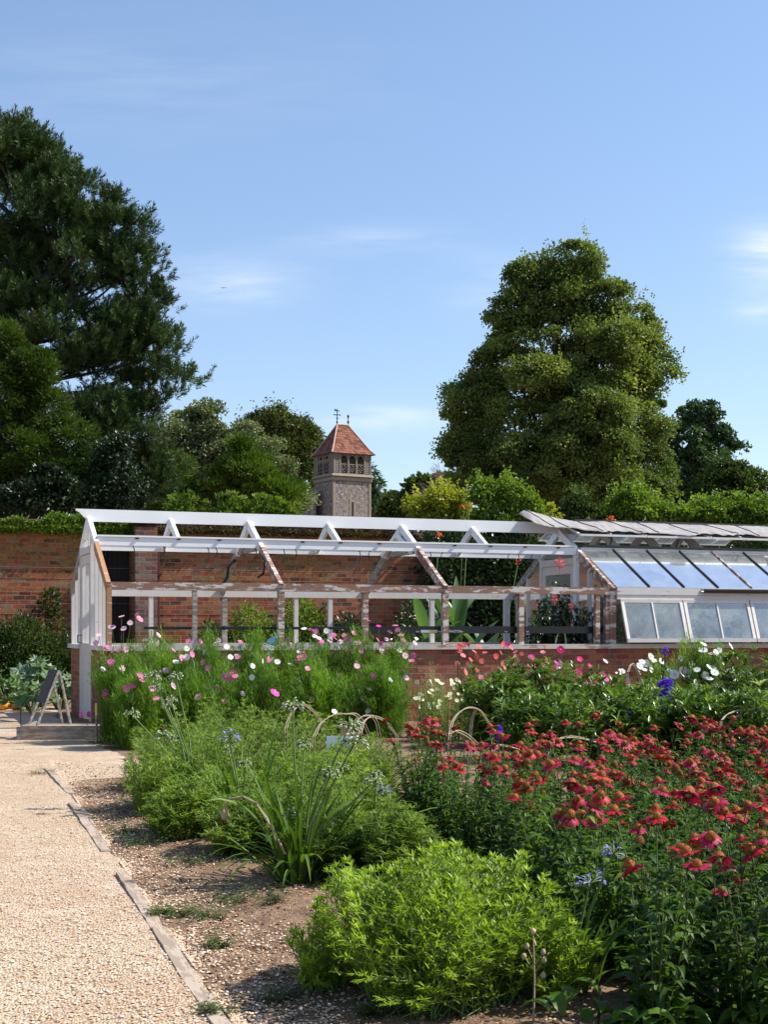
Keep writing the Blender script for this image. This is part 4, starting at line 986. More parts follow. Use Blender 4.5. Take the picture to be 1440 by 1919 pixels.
for x, yt, mt, rx, lb in ((470, 1130, 'bright', .55, 'yellow-green shrub behind the greenhouse left of the brown front post'), (560, 1112, 'bright', .5, 'bright shrub behind the greenhouse seen between two rear posts'), (590, 1135, 'mid', .6, 'wide green shrub behind the greenhouse near the middle'), (650, 1150, 'hedge', .5, 'dark low shrub behind the greenhouse right of the middle'), (395, 1165, 'mid', .35, 'small shrub at the wall between the iris tufts'), (790, 1120, 'hedge', .7, 'dark shrub behind the left canna leaves')):
    n_ = 7.2; a = ax(x, n_); p = G(a, n_); h = EYE-(yt-HY)*p.y/F
    bush('fruit_shrub', lb, 'shrub', p.x, p.y, [(0, 0, h*.72, rx*.7, .4, h*.28), (.25, .1, h*.45, rx*.8, .4, h*.42), (-.3, 0, h*.4, rx*.7, .4, h*.4)], mt, 3600, .075, .045, 'shrubs between greenhouse and wall', .012, ROT)
# ================================================================== plants
LM['iris'] = leaf_mat('strap leaves', (.05, .10, .014), (.13, .215, .03), (.36, .40, .09), .35, .45, .25)
LM['canna'] = leaf_mat('canna leaves', (.05, .11, .045), (.13, .23, .09), (.22, .32, .14), .3, .35, .5)
LM['cosmos'] = leaf_mat('feathery cosmos leaves', (.065, .135, .016), (.17, .30, .03), (.32, .42, .06), .4, .5, .3, 1.6)
LM['aster'] = leaf_mat('light green aster leaves', (.085, .14, .02), (.24, .34, .045), (.50, .50, .13), .4, .45, .4, 2.0)
LM['limebush'] = leaf_mat('lime green narrow leaves', (.14, .22, .02), (.34, .46, .04), (.58, .58, .11), .4, .42, .4, 2.5)
LM['echi'] = leaf_mat('coneflower leaves', (.026, .060, .008), (.095, .175, .020), (.20, .29, .045), .32, .45, .22, 2)
LM['peony'] = leaf_mat('peony leaves', (.045, .095, .014), (.17, .26, .04), (.42, .46, .13), .25, .32, .5, 2)
LM['squash'] = leaf_mat('squash leaves', (.05, .10, .02), (.12, .20, .05), (.38, .44, .34), .3, .5, .4, 2.5)
LM['silver'] = leaf_mat('silvered squash leaves', (.08, .15, .06), (.20, .28, .18), (.46, .50, .42), .2, .5, .3, 2.5)
LM['weed'] = leaf_mat('dusty weeds', (.05, .07, .025), (.11, .15, .05), (.24, .22, .10), .3, .6, .2)
LM['pale'] = leaf_mat('pale feathery grass', (.16, .18, .07), (.36, .36, .18), (.55, .50, .34), .4, .6, .2)
LM['darkred'] = leaf_mat('dark leafy stems', (.018, .035, .012), (.045, .085, .022), (.10, .12, .035), .2, .35, .4)
MT['stemg'] = plain('green stems', (.12, .18, .05), .6, .3, 20)
MT['stemd'] = plain('dark stems', (.055, .075, .022), .6, .3, 20)
MT['drystem'] = plain('dry stems', (.30, .24, .15), .8, .3, 20)
def petal(name, a, b, trans=.3):
    return leaf_mat(name, a, b, b, trans, .5, .15, 6, (1, 1, 1))
PM = dict(W=petal('white petals', (.72, .74, .70), (.82, .84, .80)), L=petal('pale pink petals', (.70, .38, .52), (.80, .60, .68)), P=petal('pink petals', (.60, .11, .30), (.74, .28, .46)),
          D=petal('magenta petals', (.55, .01, .14), (.72, .03, .26)), M=petal('hot pink petals', (.78, .04, .42), (.85, .12, .55)), C=petal('coral petals', (.62, .08, .09), (.76, .20, .18)), R=petal('salmon pink petals', (.66, .15, .20), (.78, .32, .34)),
          K=petal('cream petals', (.62, .64, .35), (.78, .80, .58)), V=petal('violet petals', (.13, .03, .55), (.25, .10, .75)), B=petal('pale blue petals', (.28, .28, .62), (.45, .45, .75)), E=petal('coneflower crimson petals', (.22, .003, .014), (.44, .010, .028), .2), F=petal('coneflower rose petals', (.24, .005, .035), (.42, .025, .08), .2), G=petal('coneflower coral petals', (.34, .010, .016), (.56, .045, .05), .2), O=petal('orange red canna petals', (.72, .08, .03), (.80, .22, .06)))
MT['centre'] = plain('yellow flower centre', (.70, .42, .04), .7, .2, 40)
m = NT('coneflower cone'); s_ = m.n('ShaderNodeSeparateXYZ', None, i0=m.obj())
c = m.mix(m.noise(m.obj(), 260, 2), (.09, .018, .005), (.50, .15, .022)); MT['cone'] = m.out(c, .7, m.bump(m.noise(m.obj(), 300, 2), 1., .004), .3)
m = NT('old cone'); c = m.mix(m.noise(m.obj(), 260, 2), (.03, .015, .008), (.28, .12, .03)); MT['oldcone'] = m.out(c, .8, m.bump(m.noise(m.obj(), 300, 2), 1., .004), .2)

def frame(d):
    d = unit(np.array(d, float)); a = unit(np.cross(d, [.3, .9, .1])); b = np.cross(d, a); return np.stack([a, b, d], 1)
def stemmy(g, gs, roots, tips, nl, L, W_, out=.7, upw=.3, droop=.5, segs=3, prof=None, r=.004, start=.15, mat=0, bend=.1, top=0, sizefall=.4):
    """curved stems from roots to tips carrying leaves all the way up"""
    roots = np.asarray(roots, float); tips = np.asarray(tips, float); N = len(roots)
    ln = np.linalg.norm(tips-roots, axis=1); mid = (roots+tips)/2+np.stack([rng.normal(size=N), rng.normal(size=N), np.zeros(N)], 1)*(ln*bend)[:, None]
    t = np.linspace(0, 1, 6)[None, :, None]
    P_ = (1-t)**2*roots[:, None]+2*t*(1-t)*mid[:, None]+t*t*tips[:, None]
    if gs is not None: gs.tubes(P_, np.linspace(r, r*.45, 6)[None].repeat(N, 0), 3)
    ti = np.concatenate([np.linspace(start, 1, nl)[None].repeat(N, 0)+rng.normal(size=(N, nl))*.02, np.ones((N, top))], 1).clip(0, 1)
    n_ = nl+top; tt = ti[..., None]
    Q = (1-tt)**2*roots[:, None]+2*tt*(1-tt)*mid[:, None]+tt*tt*tips[:, None]
    T_ = unit(2*(1-tt)*(mid-roots)[:, None]+2*tt*(tips-mid)[:, None])
    ang = (np.arange(n_)*2.4)[None]+rng.random((N, 1))*6.28+rng.normal(size=(N, n_))*.3
    side = np.stack([np.cos(ang), np.sin(ang), np.zeros_like(ang)], -1)
    D = unit(side*out+T_*upw+rng.normal(size=side.shape)*.12)
    sz = (1-sizefall*ti)*rng.uniform(.75, 1.2, ti.shape)
    tint = (rng.random((N, 1))*.5+rng.random((N, n_))*.5)
    g.ribbons(Q.reshape(-1, 3), D.reshape(-1, 3), L*sz.ravel(), W_*sz.ravel(), droop*rng.uniform(.5, 1.5, N*n_), segs, prof, .2, mat, tint.ravel())
    return P_
def disc(n_, rx, ry, rough=.25):
    a = rng.random(n_)*2*np.pi; r = np.sqrt(rng.random(n_))*(1+rough*np.sin(a*3+1)*.5); return np.stack([np.cos(a)*r*rx, np.sin(a)*r*ry, np.zeros(n_)], 1)
def dome(p, rx, ry, h, edge=.5):
    q = (p[:, 0]/rx)**2+(p[:, 1]/ry)**2; return h*(edge+(1-edge)*np.sqrt(np.clip(1-q, 0, 1)))

def cosmos_flower(c, d, R_, col, parent, petals=8, cup=.15, name='flower'):
    Mf = frame(d); th = np.arange(petals)/petals*2*np.pi+rng.random()*.7
    D = np.stack([np.cos(th), np.sin(th), np.full(petals, cup)], 1)@Mf.T; sd_ = np.stack([-np.sin(th), np.cos(th), np.zeros(petals)], 1)@Mf.T
    g = Geo(); g.ribbons(np.zeros((petals, 3))+D*R_*.1, D, R_*.92*rng.uniform(.9, 1.08, petals), R_*2*math.pi/petals*.82, .12, 3, [.35, .85, 1.05, .7], .06, 0, None, side=sd_)
    g.ball((0, 0, 0)+np.array(d)*R_*.04, (R_*.20, R_*.20, R_*.13), 7, 3, 1, Mf)
    o = g.build(name, [PM[col], MT['centre']], parent); o.location = c; return o

def facing(k=.9):     # flowers mostly face the light and the viewer
    return unit(np.array([.35+rng.normal()*.45, -.75+rng.normal()*.4, .55+rng.normal()*.4]))

# ---- feathery cosmos ---------------------------------------------------
def cosmos_plant(X, Yy, rx, ry, h, label, group, n_st=60, mat='cosmos', nl=26, name='cosmos_plant', cat='cosmos'):
    root = thing(name, label, cat, (X, Yy, 0), 0, group); g = Geo(); gs = Geo()
    r0 = disc(n_st, rx*.6, ry*.6); tp = disc(n_st, rx, ry, .5); f1 = rng.random()*6; tp[:, 2] = dome(tp, rx, ry, h, .62)*rng.uniform(.78, 1.13, n_st)*(1+.12*np.sin(tp[:, 0]/rx*5+f1))
    stemmy(g, gs, r0, tp, nl, .10, .006, .8, .5, .2, 2, [1, 1, .3], .0045, .04, bend=.06, sizefall=.3)
    # second order: thread leaves branching off
    k = n_st*nl*9; t = rng.random(k); i = rng.integers(0, n_st, k)
    base_ = r0[i]*(1-t[:, None])+tp[i]*t[:, None]+rdir(k)*(.05+.06*rng.random((k, 1)))*(1.1-t[:, None]*.5)
    base_[:, 2] = np.abs(base_[:, 2])
    g.ribbons(base_, unit(rdir(k)*.7+np.array([0, 0, .6])+unit(base_*np.array([1, 1, 0])+1e-6)*.3), rng.uniform(.045, .10, k), .0075, .1, 1, [1, .5], .0, 0, np.clip(rng.random(n_st)[i]*.5+rng.random(k)*.5, 0, 1))
    g.build('foliage', LM[mat], root); gs.build('stems', MT['stemg'], root)
    return root
cosm = []
rows = [(222, 16.4, .36, .45, 1.05, 'cosmos bush at the greenhouse corner with pink flowers hanging over the path'),
        (300, 17.6, .46, .45, 1.18, 'feathery cosmos below the second bay with pink and white flowers'),
        (385, 17.3, .45, .45, 1.10, 'feathery cosmos with pink clusters in the middle of the left half'),
        (470, 17.9, .45, .45, 1.14, 'cosmos bush with white flowers left of the blue plastic'),
        (555, 18.0, .48, .45, 1.20, 'cosmos bush in front of the first brown post'),
        (640, 18.4, .46, .45, 1.18, 'cosmos bush crowded with pale pink flowers at the sill'),
        (720, 18.6, .42, .45, 1.12, 'right-hand cosmos bush of the dark green mass, beside the bare brick'),
        (262, 15.6, .36, .40, .80, 'low cosmos growth in front of the corner bush'),
        (350, 16.0, .45, .40, .78, 'low cosmos growth behind the pale asters'),
        (470, 16.5, .50, .40, .84, 'cosmos with one big hot pink bloom'),
        (600, 16.9, .50, .40, .86, 'low cosmos behind the white label'),
        (715, 17.3, .42, .40, .84, 'low dark cosmos behind the arched canes')]
for x, Yy, rx, ry, h, lb in rows:
    cosm.append(((x-CX)*Yy/F, Yy, h, cosmos_plant((x-CX)*Yy/F, Yy, rx, ry, h, lb, 'pink and white cosmos in front of the greenhouse')))
FL = """228 1155 L,244 1167 L,257 1150 P,262 1160 P,232 1178 L,210 1175 L,185 1190 L,180 1205 L,297 1190 L,293 1202 W,228 1252 L,262 1265 P,266 1273 P,199 1297 P,196 1303 P,237 1290 P,249 1285 P,285 1290 P,293 1309 P,374 1303 P,422 1314 P,391 1330 P,314 1342 M,332 1352 M,308 1364 M,152 1338 M,166 1338 M,255 1396 P,515 1298 X,423 1268 P,441 1267 P,430 1272 P,436 1260 P,472 1269 W,474 1248 W,390 1252 P,380 1240 P,408 1203 W,425 1212 W,450 1211 W,432 1231 W,385 1222 W,478 1225 W,530 1210 W,560 1222 W,568 1222 P,577 1253 P,559 1275 L,635 1265 P,623 1225 L,602 1202 P,625 1190 P,663 1186 P,592 1183 P,583 1180 P,590 1192 W,618 1200 L,628 1196 P,638 1203 L,650 1198 P,657 1202 L,645 1190 P,631 1214 W,650 1215 L,677 1220 P,699 1266 P,667 1241 L,669 1248 L,637 1307 L,692 1291 L,680 1308 L,762 1270 L,775 1228 P,787 1235 P,772 1238 P,760 1228 L,716 1220 L,691 1163 M,710 1173 M,741 1172 P,746 1180 P,731 1184 P,709 1200 L,725 1198 L,752 1190 P,756 1200 P,778 1205 L,627 1333 W,690 1332 W,585 1310 L,505 1213 W,540 1200 P,570 1178 W,612 1182 W,598 1196 L,560 1290 L,455 1300 L,410 1290 P,545 1245 W,520 1240 W,350 1215 W,330 1240 W,365 1203 L"""
xr = random.Random(5)
for k in range(46):
    FL += ',%d %d %s' % (xr.randint(190, 765), int(1200+abs(xr.gauss(0, 42))), xr.choice('WLLPPP'))
for s_ in FL.replace('\n', '').split(','):
    x, y, c = s_.split(); x = float(x); y = float(y)
    best = min(cosm, key=lambda q: abs((x-CX)*q[1]/F-q[0])*1.6+abs((EYE-(y-HY)*q[1]/F)-(q[2]-.02))*.8+(0 if True else 0))
    p = np.array(at(x, y, best[1]-.30 if y > 1225 else best[1]-.05*rng.random())); R_ = {'X': .064, 'M': .036}.get(c, .040)*rng.uniform(.85, 1.15)
    l_ = p-np.array([best[0], best[1], 0]); c = 'M' if c == 'X' else c
    fl = cosmos_flower(tuple(l_), facing() if y > 1200 else unit(np.array([.2, -.6, .8])+rng.normal(size=3)*.4), R_, c, best[3])
    b_ = np.array([l_[0]*.8, l_[1]*.8, max(.2, l_[2]-.32)])
    g = Geo(); g.tubes([[tuple(b_), tuple((b_+l_)/2+rng.normal(size=3)*.01), tuple(l_)]], .0028, 3); g.build('flower_stem', MT['stemg'], best[3])

def flower_patch(name, label, cat, pts, Yd, base_px, foliage_mat, R_, group=None, st='stemd', h_leaf=.7, n_st=26, spread=.5, petals=6, cup=.2):
    X0 = (base_px-CX)*Yd/F; root = thing(name, label, cat, (X0, Yd, 0), 0, group); g = Geo(); gs = Geo(); ends = []
    for x, y, c in pts:
        p = np.array(at(x, y, Yd+rng.normal()*.15)); l_ = p-np.array([X0, Yd, 0]); ends.append(l_)
        f = cosmos_flower(tuple(l_), facing(), R_*rng.uniform(.8, 1.2), c, root, petals, cup)
        r0 = np.array([l_[0]*.75+rng.normal()*.05, l_[1]*.7, 0]); gs.tubes([[tuple(r0), tuple((r0+l_)/2+rng.normal(size=3)*.03), tuple(l_)]], .0035, 3)
    ends = np.array(ends); i = rng.integers(0, len(ends), n_st)
    tp = ends[i]*np.array([1, 1, .86])+rng.normal(size=(n_st, 3))*np.array([.06, .08, .05]); r0 = tp*np.array([.8, .8, 0])
    stemmy(g, gs, r0, tp, 16, .09, .010 if foliage_mat != 'cosmos' else .004, .8, .5, .4, 2, [.5, 1, .1], .003, .1)
    g.build('foliage', LM[foliage_mat], root); gs.build('stems', MT[st], root); return root
def parse(s): return [(float(a.split()[0]), float(a.split()[1]), a.split()[2]) for a in s.split(',')]
flower_patch('coral_cosmos', 'loose coral-flowered annuals in front of the brick plinth, left group', 'coral flowers', parse('862 1220 C,880 1206 C,869 1209 C,889 1221 R,882 1236 C,879 1244 C,873 1260 R,895 1255 C,903 1239 C,901 1269 R,887 1250 R,868 1228 R,858 1243 R,860 1212 C,893 1230 C,915 1262 R,909 1223 C,898 1212 C,869 1253 C'), 18.4, 882, 'weed', .040)
flower_patch('coral_cosmos', 'loose coral-flowered annuals in front of the brick plinth, middle group', 'coral flowers', parse('942 1243 C,939 1223 C,951 1207 M,944 1207 C,967 1221 R,965 1231 R,969 1238 R,978 1224 C,957 1238 C,951 1254 R,935 1269 R,958 1213 C,945 1250 R,968 1246 C,930 1230 C,940 1258 R'), 18.3, 952, 'weed', .040)
flower_patch('coral_cosmos', 'coral and pink annuals left of the magenta ones', 'coral flowers', parse('995 1247 C,996 1231 M,1000 1233 C,1021 1209 C,1027 1238 C,1018 1222 R,1004 1250 R,1013 1243 C'), 18.2, 1005, 'weed', .038)
flower_patch('magenta_cosmos', 'magenta-flowered annuals against the brick above the peony leaves, left group', 'magenta flowers', parse('1049 1246 M,1053 1252 M,1044 1244 P,1051 1217 D,1087 1235 D,1089 1262 D,1088 1270 D,1104 1279 D,1098 1284 M,1110 1284 D,1107 1248 D,1102 1268 D,1115 1273 D,1080 1256 D'), 18.0, 1085, 'weed', .046)
flower_patch('magenta_cosmos', 'magenta-flowered annuals beside the white cosmos, right group', 'magenta flowers', parse('1136 1271 M,1177 1277 M,1151 1273 D,1121 1291 D,1149 1284 C,1216 1244 D,1129 1262 D,1163 1289 D'), 17.8, 1145, 'weed', .044)
flower_patch('white_cosmos', 'white cosmos in a loose group left of the tall purple spike', 'white flowers', parse('1204 1240 W,1200 1248 W,1212 1243 W,1220 1230 W,1209 1255 W,1218 1250 W,1240 1239 W,1135 1239 W,1159 1262 W,1197 1258 W,1226 1238 W,1166 1258 W,1222 1256 W'), 17.6, 1205, 'cosmos', .042, n_st=40)
wc = flower_patch('white_cosmos', 'dense feathery cosmos full of white flowers right of the tall purple spike', 'white flowers', parse('1259 1260 W,1254 1256 W,1265 1264 W,1280 1255 W,1278 1264 W,1284 1268 W,1307 1255 W,1302 1252 W,1324 1255 W,1329 1250 W,1322 1265 W,1317 1260 W,1300 1269 W,1304 1278 W,1340 1260 W,1345 1255 W,1335 1251 W,1342 1222 W,1348 1218 W,1337 1226 W,1347 1233 W,1338 1284 W,1319 1291 W,1314 1285 W,1369 1258 W,1365 1262 W,1378 1271 W,1383 1262 W,1387 1267 W,1362 1232 W,1276 1233 W,1318 1218 W,1319 1207 W,1370 1211 W,1347 1300 W,1289 1262 W,1293 1272 W,1310 1290 W,1392 1258 W,1375 1253 W,1330 1272 W,1298 1247 W'), 17.2, 1320, 'cosmos', .050, n_st=60)
cosmos_plant((1320-CX)*17.4/F, 17.4, .42, .3, 1.12, 'leafy feathery mound carrying the white cosmos right of the purple spike', 'white cosmos mounds', 50)
cosmos_plant((1240-CX)*17.9/F, 17.9, .3, .3, .85, 'thin feathery mound behind the tall purple spike', 'white cosmos mounds', 26)
flower_patch('cream_flowers', 'low patch of cream flowers between the cosmos and the peony leaves', 'cream flowers', [(770+rng.random()*130, 1272+rng.random()*62, 'K') for _ in range(60)], 16.6, 835, 'aster', .026, n_st=150, st='stemg')
for x, yt, lb in ((806, 1240, 'tall pale feathery weed standing against the brick'), (790, 1285, 'shorter pale feathery weed beside the cream flowers'), (822, 1262, 'pale wispy weed in front of the brick plinth')):
    Yd = 17.2; h = EYE-(yt-HY)*Yd/F; root = thing('feathery_weed', lb, 'weed', ((x-CX)*Yd/F, Yd, 0), 0, 'pale feathery weeds'); g = Geo(); gs = Geo()
    tp = disc(14, .14, .14); tp[:, 2] = h*rng.uniform(.7, 1, 14); stemmy(g, gs, tp*.3*np.array([1, 1, 0]), tp, 70, .07, .005, .8, .8, .2, 2, [1, 1, .2], .003, .2)
    g.build('foliage', LM['pale'], root); gs.build('stems', MT['drystem'], root)

# ---- leafy mounds ------------------------------------------------------
def mound(name, label, cat, X, Yy, rx, ry, h, mat, n_st, nl, L, Wd, group=None, lump=.16, out=.75, upw=.4, droop=.35, prof=(.35, 1, .8, .05), segs=3, edge=.35, stem='stemg', top=4, sizefall=.35, low=.1):
    root = thing(name, label, cat, (X, Yy, 0), 0, group); g = Geo(); gs = Geo()
    r0 = disc(n_st, rx*.62, ry*.62); tp = disc(n_st, rx, ry, .35); f1, f2 = rng.random(2)*6; tp[:, 2] = dome(tp, rx, ry, h, edge)*rng.uniform(.78, 1.1, n_st)*(1+lump*(np.sin(tp[:, 0]/rx*4.5+f1)*np.cos(tp[:, 1]/ry*3.8+f2)+.6*np.sin(tp[:, 0]/rx*9+f2)))
    stemmy(g, gs, r0, tp, nl, L, Wd, out, upw, droop, segs, list(prof), .0035, low, bend=.08, top=top, sizefall=sizefall)
    g.build('foliage', LM[mat], root); gs.build('stems', MT[stem], root); return root
mound('lime_bush', 'bright lime green leafy bush at the bottom centre, nearest the camera', 'bush', (825-CX)*5.05/F, 5.05, .50, .54, .44, 'limebush', 820, 27, .050, .0098, out=.6, upw=.75, droop=.15, top=9, edge=.42, lump=.2)
mound('lime_bush', 'smaller lime green outgrowth at the right foot of the bright bush', 'bush', (1030-CX)*5.0/F, 5.0, .14, .22, .27, 'limebush', 70, 20, .056, .011, out=.6, upw=.7, droop=.15, top=7)
mound('lime_bush', 'low pale green sprigs at the left foot of the bright bush', 'bush', (610-CX)*5.2/F, 5.2, .16, .26, .24, 'limebush', 90, 18, .05, .011, out=.6, upw=.7, droop=.15, top=6)
am = [(335, 8.9, .26, .35, .30, 'low dark aster clump at the outer edge of the bed'), (455, 8.3, .30, .35, .30, 'low aster clump left of the front strap leaves'), (640, 7.6, .26, .4, .34, 'shaded aster clump between the strap leaves and the lime bush'), (740, 7.4, .22, .4, .36, 'dark aster clump at the back of the lime bush'), (560, 8.4, .34, .45, .36, 'shaded aster clump right behind the front strap leaves'), (620, 9.6, .40, .5, .44, 'aster clump in the middle of the bed between the strap leaves'), (330, 11.6, .42, .7, .52, 'pale green aster clump nearest the path'), (300, 10.2, .30, .6, .44, 'aster clump spilling toward the bare soil'), (440, 12.3, .50, .8, .60, 'aster clump behind the upper strap leaves'), (430, 10.6, .45, .7, .50, 'aster clump around the left strap leaves'),
      (560, 12.0, .50, .8, .55, 'aster clump left of the white label'), (600, 10.2, .42, .7, .42, 'aster clump below the white label'), (690, 11.2, .36, .6, .40, 'aster clump beside the red coneflowers'), (660, 8.9, .32, .5, .36, 'shaded aster clump behind the lime bush'), (380, 9.2, .30, .5, .34, 'dark low aster clump at the soil edge'), (510, 9.3, .40, .5, .36, 'aster clump behind the front strap leaves')]
for x, Yy, rx, ry, h, lb in am:
    mound('aster_clump', lb, 'asters', (x-CX)*Yy/F, Yy, rx, ry, h, 'aster', 240, 24, .065, .011, 'unflowered pale green asters in the bed', upw=.6, droop=.2, top=7, edge=.5)
pm = [(925, 15.8, .45, .5, .72, 'peony clump nearest the cream flowers'), (1010, 16.0, .52, .5, .86, 'tallest peony clump, left of the magenta flowers'), (1010, 14.2, .50, .5, .62, 'peony clump behind the left coneflowers'), (1110, 15.4, .52, .5, .72, 'peony clump below the magenta flowers'), (1130, 13.6, .52, .5, .60, 'peony clump behind the middle coneflowers'),
      (1215, 15.2, .50, .5, .68, 'peony clump left of the purple spike'), (1240, 13.4, .50, .5, .64, 'peony clump around the purple spike'), (1320, 14.8, .50, .5, .62, 'peony clump below the white cosmos'), (1350, 13.0, .50, .5, .66, 'peony clump below the arched cane at right'), (1425, 14.6, .50, .5, .92, 'peony clump at the right edge, tall'), (1440, 12.6, .50, .5, .66, 'peony clump at the right edge, nearer')]
for x, Yy, rx, ry, h, lb in pm:
    mound('peony_clump', lb, 'peonies', (x-CX)*Yy/F, Yy, rx, ry, h, 'peony', 120, 12, .185, .042, 'dark glossy peony leaves behind the coneflowers', out=.65, upw=.75, droop=.5, prof=(.3, 1, .75, .05), edge=.6, top=6, stem='stemd')

# ---- strap-leaved clumps with seed heads -------------------------------
def umbel(c, R_, root, col=None, axis=(0, 0, 1), name='seed_head'):
    g = Geo(); n_ = 34; d = rdir(n_); d[:, 2] = np.abs(d[:, 2])*.6+.1*rng.normal(size=n_); d = unit(d)
    e = d*R_*rng.uniform(.75, 1, (n_, 1)); e2 = e+np.array([0, 0, -1])*R_*.42*rng.random((n_, 1))
    g.tubes(np.stack([e*0, e, e2], 1), .0026, 3)
    if col:
        g.ribbons(e, unit(d+np.array([0, 0, -.3])), R_*.45, R_*.16, .3, 2, [.3, 1, .5], .2, 1)
        g.ribbons(e, unit(d+rdir(n_)*.5), R_*.4, R_*.14, .3, 2, [.3, 1, .5], .2, 1)
    else:
        for q, dd in zip(e2, d): g.ball(q, (R_*.085, R_*.085, R_*.19), 5, 3, 1, frame(unit(dd+np.array([0, 0, -.8]))))
    o = g.build(name, [MT['stemg'], PM[col] if col else MT['pod']], root); o.location = tuple(c); return o
MT['pod'] = plain('pale seed pods', (.34, .38, .24), .6, .3, 30)
def agapanthus(x, Yy, label, leaves, heads, L=(.35, .6), seed=0, spread=.9, cat='agapanthus'):
    X = (x-CX)*Yy/F; root = thing('agapanthus', label, cat, (X, Yy, 0), 0, 'strap-leaved agapanthus clumps'); g = Geo(); n_ = leaves
    th = rng.random(n_)*6.28; lean = rng.uniform(.1, spread, n_)
    P_ = np.stack([np.cos(th), np.sin(th), np.zeros(n_)], 1)*rng.uniform(.0, .12, (n_, 1))
    D = np.stack([np.cos(th)*lean, np.sin(th)*lean, np.ones(n_)], 1)
    g.ribbons(P_, D, rng.uniform(*L, n_), rng.uniform(.018, .030, n_), rng.uniform(.2, 1.3, n_), 8, [.8, 1, 1, .9, .75, .5, .05], .22)
    g.build('leaves', LM['iris'], root)
    for hx, hy, R_, col in heads:
        p = np.array(at(hx, hy, Yy-.05+rng.normal()*.12))-np.array([X, Yy, 0])
        gs = Geo(); m_ = p*.5+np.array([-(p[0])*.12, 0, .03]); gs.tubes([[(p[0]*.05, 0, 0), tuple(m_), tuple(p)]], np.array([[.0065, .0055, .0042]]), 6); gs.build('flower_stalk', MT['stemg'], root)
        umbel(p, R_, root, col)
    return root
agapanthus(560, 7.3, 'large front clump of strap leaves with tall green seed heads', 105, [(560, 1345, .05, None) if False else (655, 1360, .065, None), (665, 1392, .075, None), (545, 1530, .055, None), (700, 1465, .05, None), (620, 1450, .05, None), (570, 1395, .045, None), (640, 1440, .04, None), (548, 1325, .06, None)], (.38, .74))
agapanthus(455, 9.0, 'middle clump of strap leaves leaning over the asters', 85, [(430, 1385, .055, 'B'), (460, 1430, .05, None), (428, 1405, .04, None)], (.42, .74))
agapanthus(370, 10.2, 'left clump of strap leaves with tall bare seed stalks in front of the cosmos', 50, [(247, 1338, .06, None), (285, 1268, .065, None), (292, 1290, .055, None), (316, 1325, .055, None), (330, 1270, .06, None), (320, 1312, .05, None), (305, 1378, .06, None), (325, 1385, .05, None)], (.35, .62))
agapanthus(1075, 5.15, 'right-hand clump of strap leaves between the lime bush and the coneflowers, with one blue bloom', 55, [(1106, 1655, .045, 'B'), (1150, 1600, .035, 'B')], (.18, .34), spread=.6)
agapanthus(700, 8.6, 'small leaning clump of strap leaves behind the lime bush', 30, [(705, 1455, .05, None), (720, 1482, .04, 'B')], (.3, .5))
# fallen yellow leaves and one bowed dry stalk
g = Geo(); a = gnd(440, 1650)
g.tubes([[at(535, 1600, 7.1), at(515, 1560, 7.1), at(480, 1505, 7.1), at(455, 1492, 7.1), at(430, 1497, 7.1), at(421, 1515, 7.1)]], .006, 6)
o = tag(g.build('bowed_stalk', MT['drystem'], None), 'pale dry stalk bowed over left of the front strap leaves, with a withered head', 'dry stalk')
g = Geo(); g.ball((0, 0, 0), (.02, .02, .03), 7, 5, jitter=.3); q = g.build('withered_head', MT['drystem'], o); q.location = at(421, 1525, 7.1)

# ---- coneflowers -------------------------------------------------------
def cone_head(root, c, col, R_, old=False, tilt=.15):
    d = unit(np.array([rng.normal()*tilt, rng.normal()*tilt, 1])); Mf = frame(d); n_ = rng.integers(12, 16)
    th = np.arange(n_)/n_*2*np.pi+rng.normal(size=n_)*.08
    pd = rng.choice([rng.uniform(-.05, .25), rng.uniform(.1, .7)], p=[.7, .3]); D = np.stack([np.cos(th), np.sin(th), np.full(n_, .12-pd*.8)], 1)@Mf.T; sd_ = np.stack([-np.sin(th), np.cos(th), np.zeros(n_)], 1)@Mf.T
    g = Geo()
    if not old: g.ribbons(D*R_*.3, D, R_*.85*rng.uniform(.8, 1.1, n_), R_*.36, pd+.12, 4, [.7, 1, .95, .6], .10, 0, None, side=sd_)
    g.tubes([[(0, 0, -.012), (0, 0, -.002)]], R_*.25, 8, 1)
    h = g.build('flower_head', [PM[col], MT['stemg']], root); h.location = tuple(c)
    g = Geo(); g.ball((0, 0, 0), (R_*.45, R_*.45, R_*.56), 10, 6, 0, Mf, 0, .62)
    # bristles
    k = 60; dd = rdir(k); dd[:, 2] = np.abs(dd[:, 2]); e = dd*np.array([R_*.45, R_*.45, R_*.56])
    g.diamonds(e@Mf.T, dd@Mf.T, R_*.16, R_*.06)
    g.build('cone', MT['oldcone' if old else 'cone'], h); return h
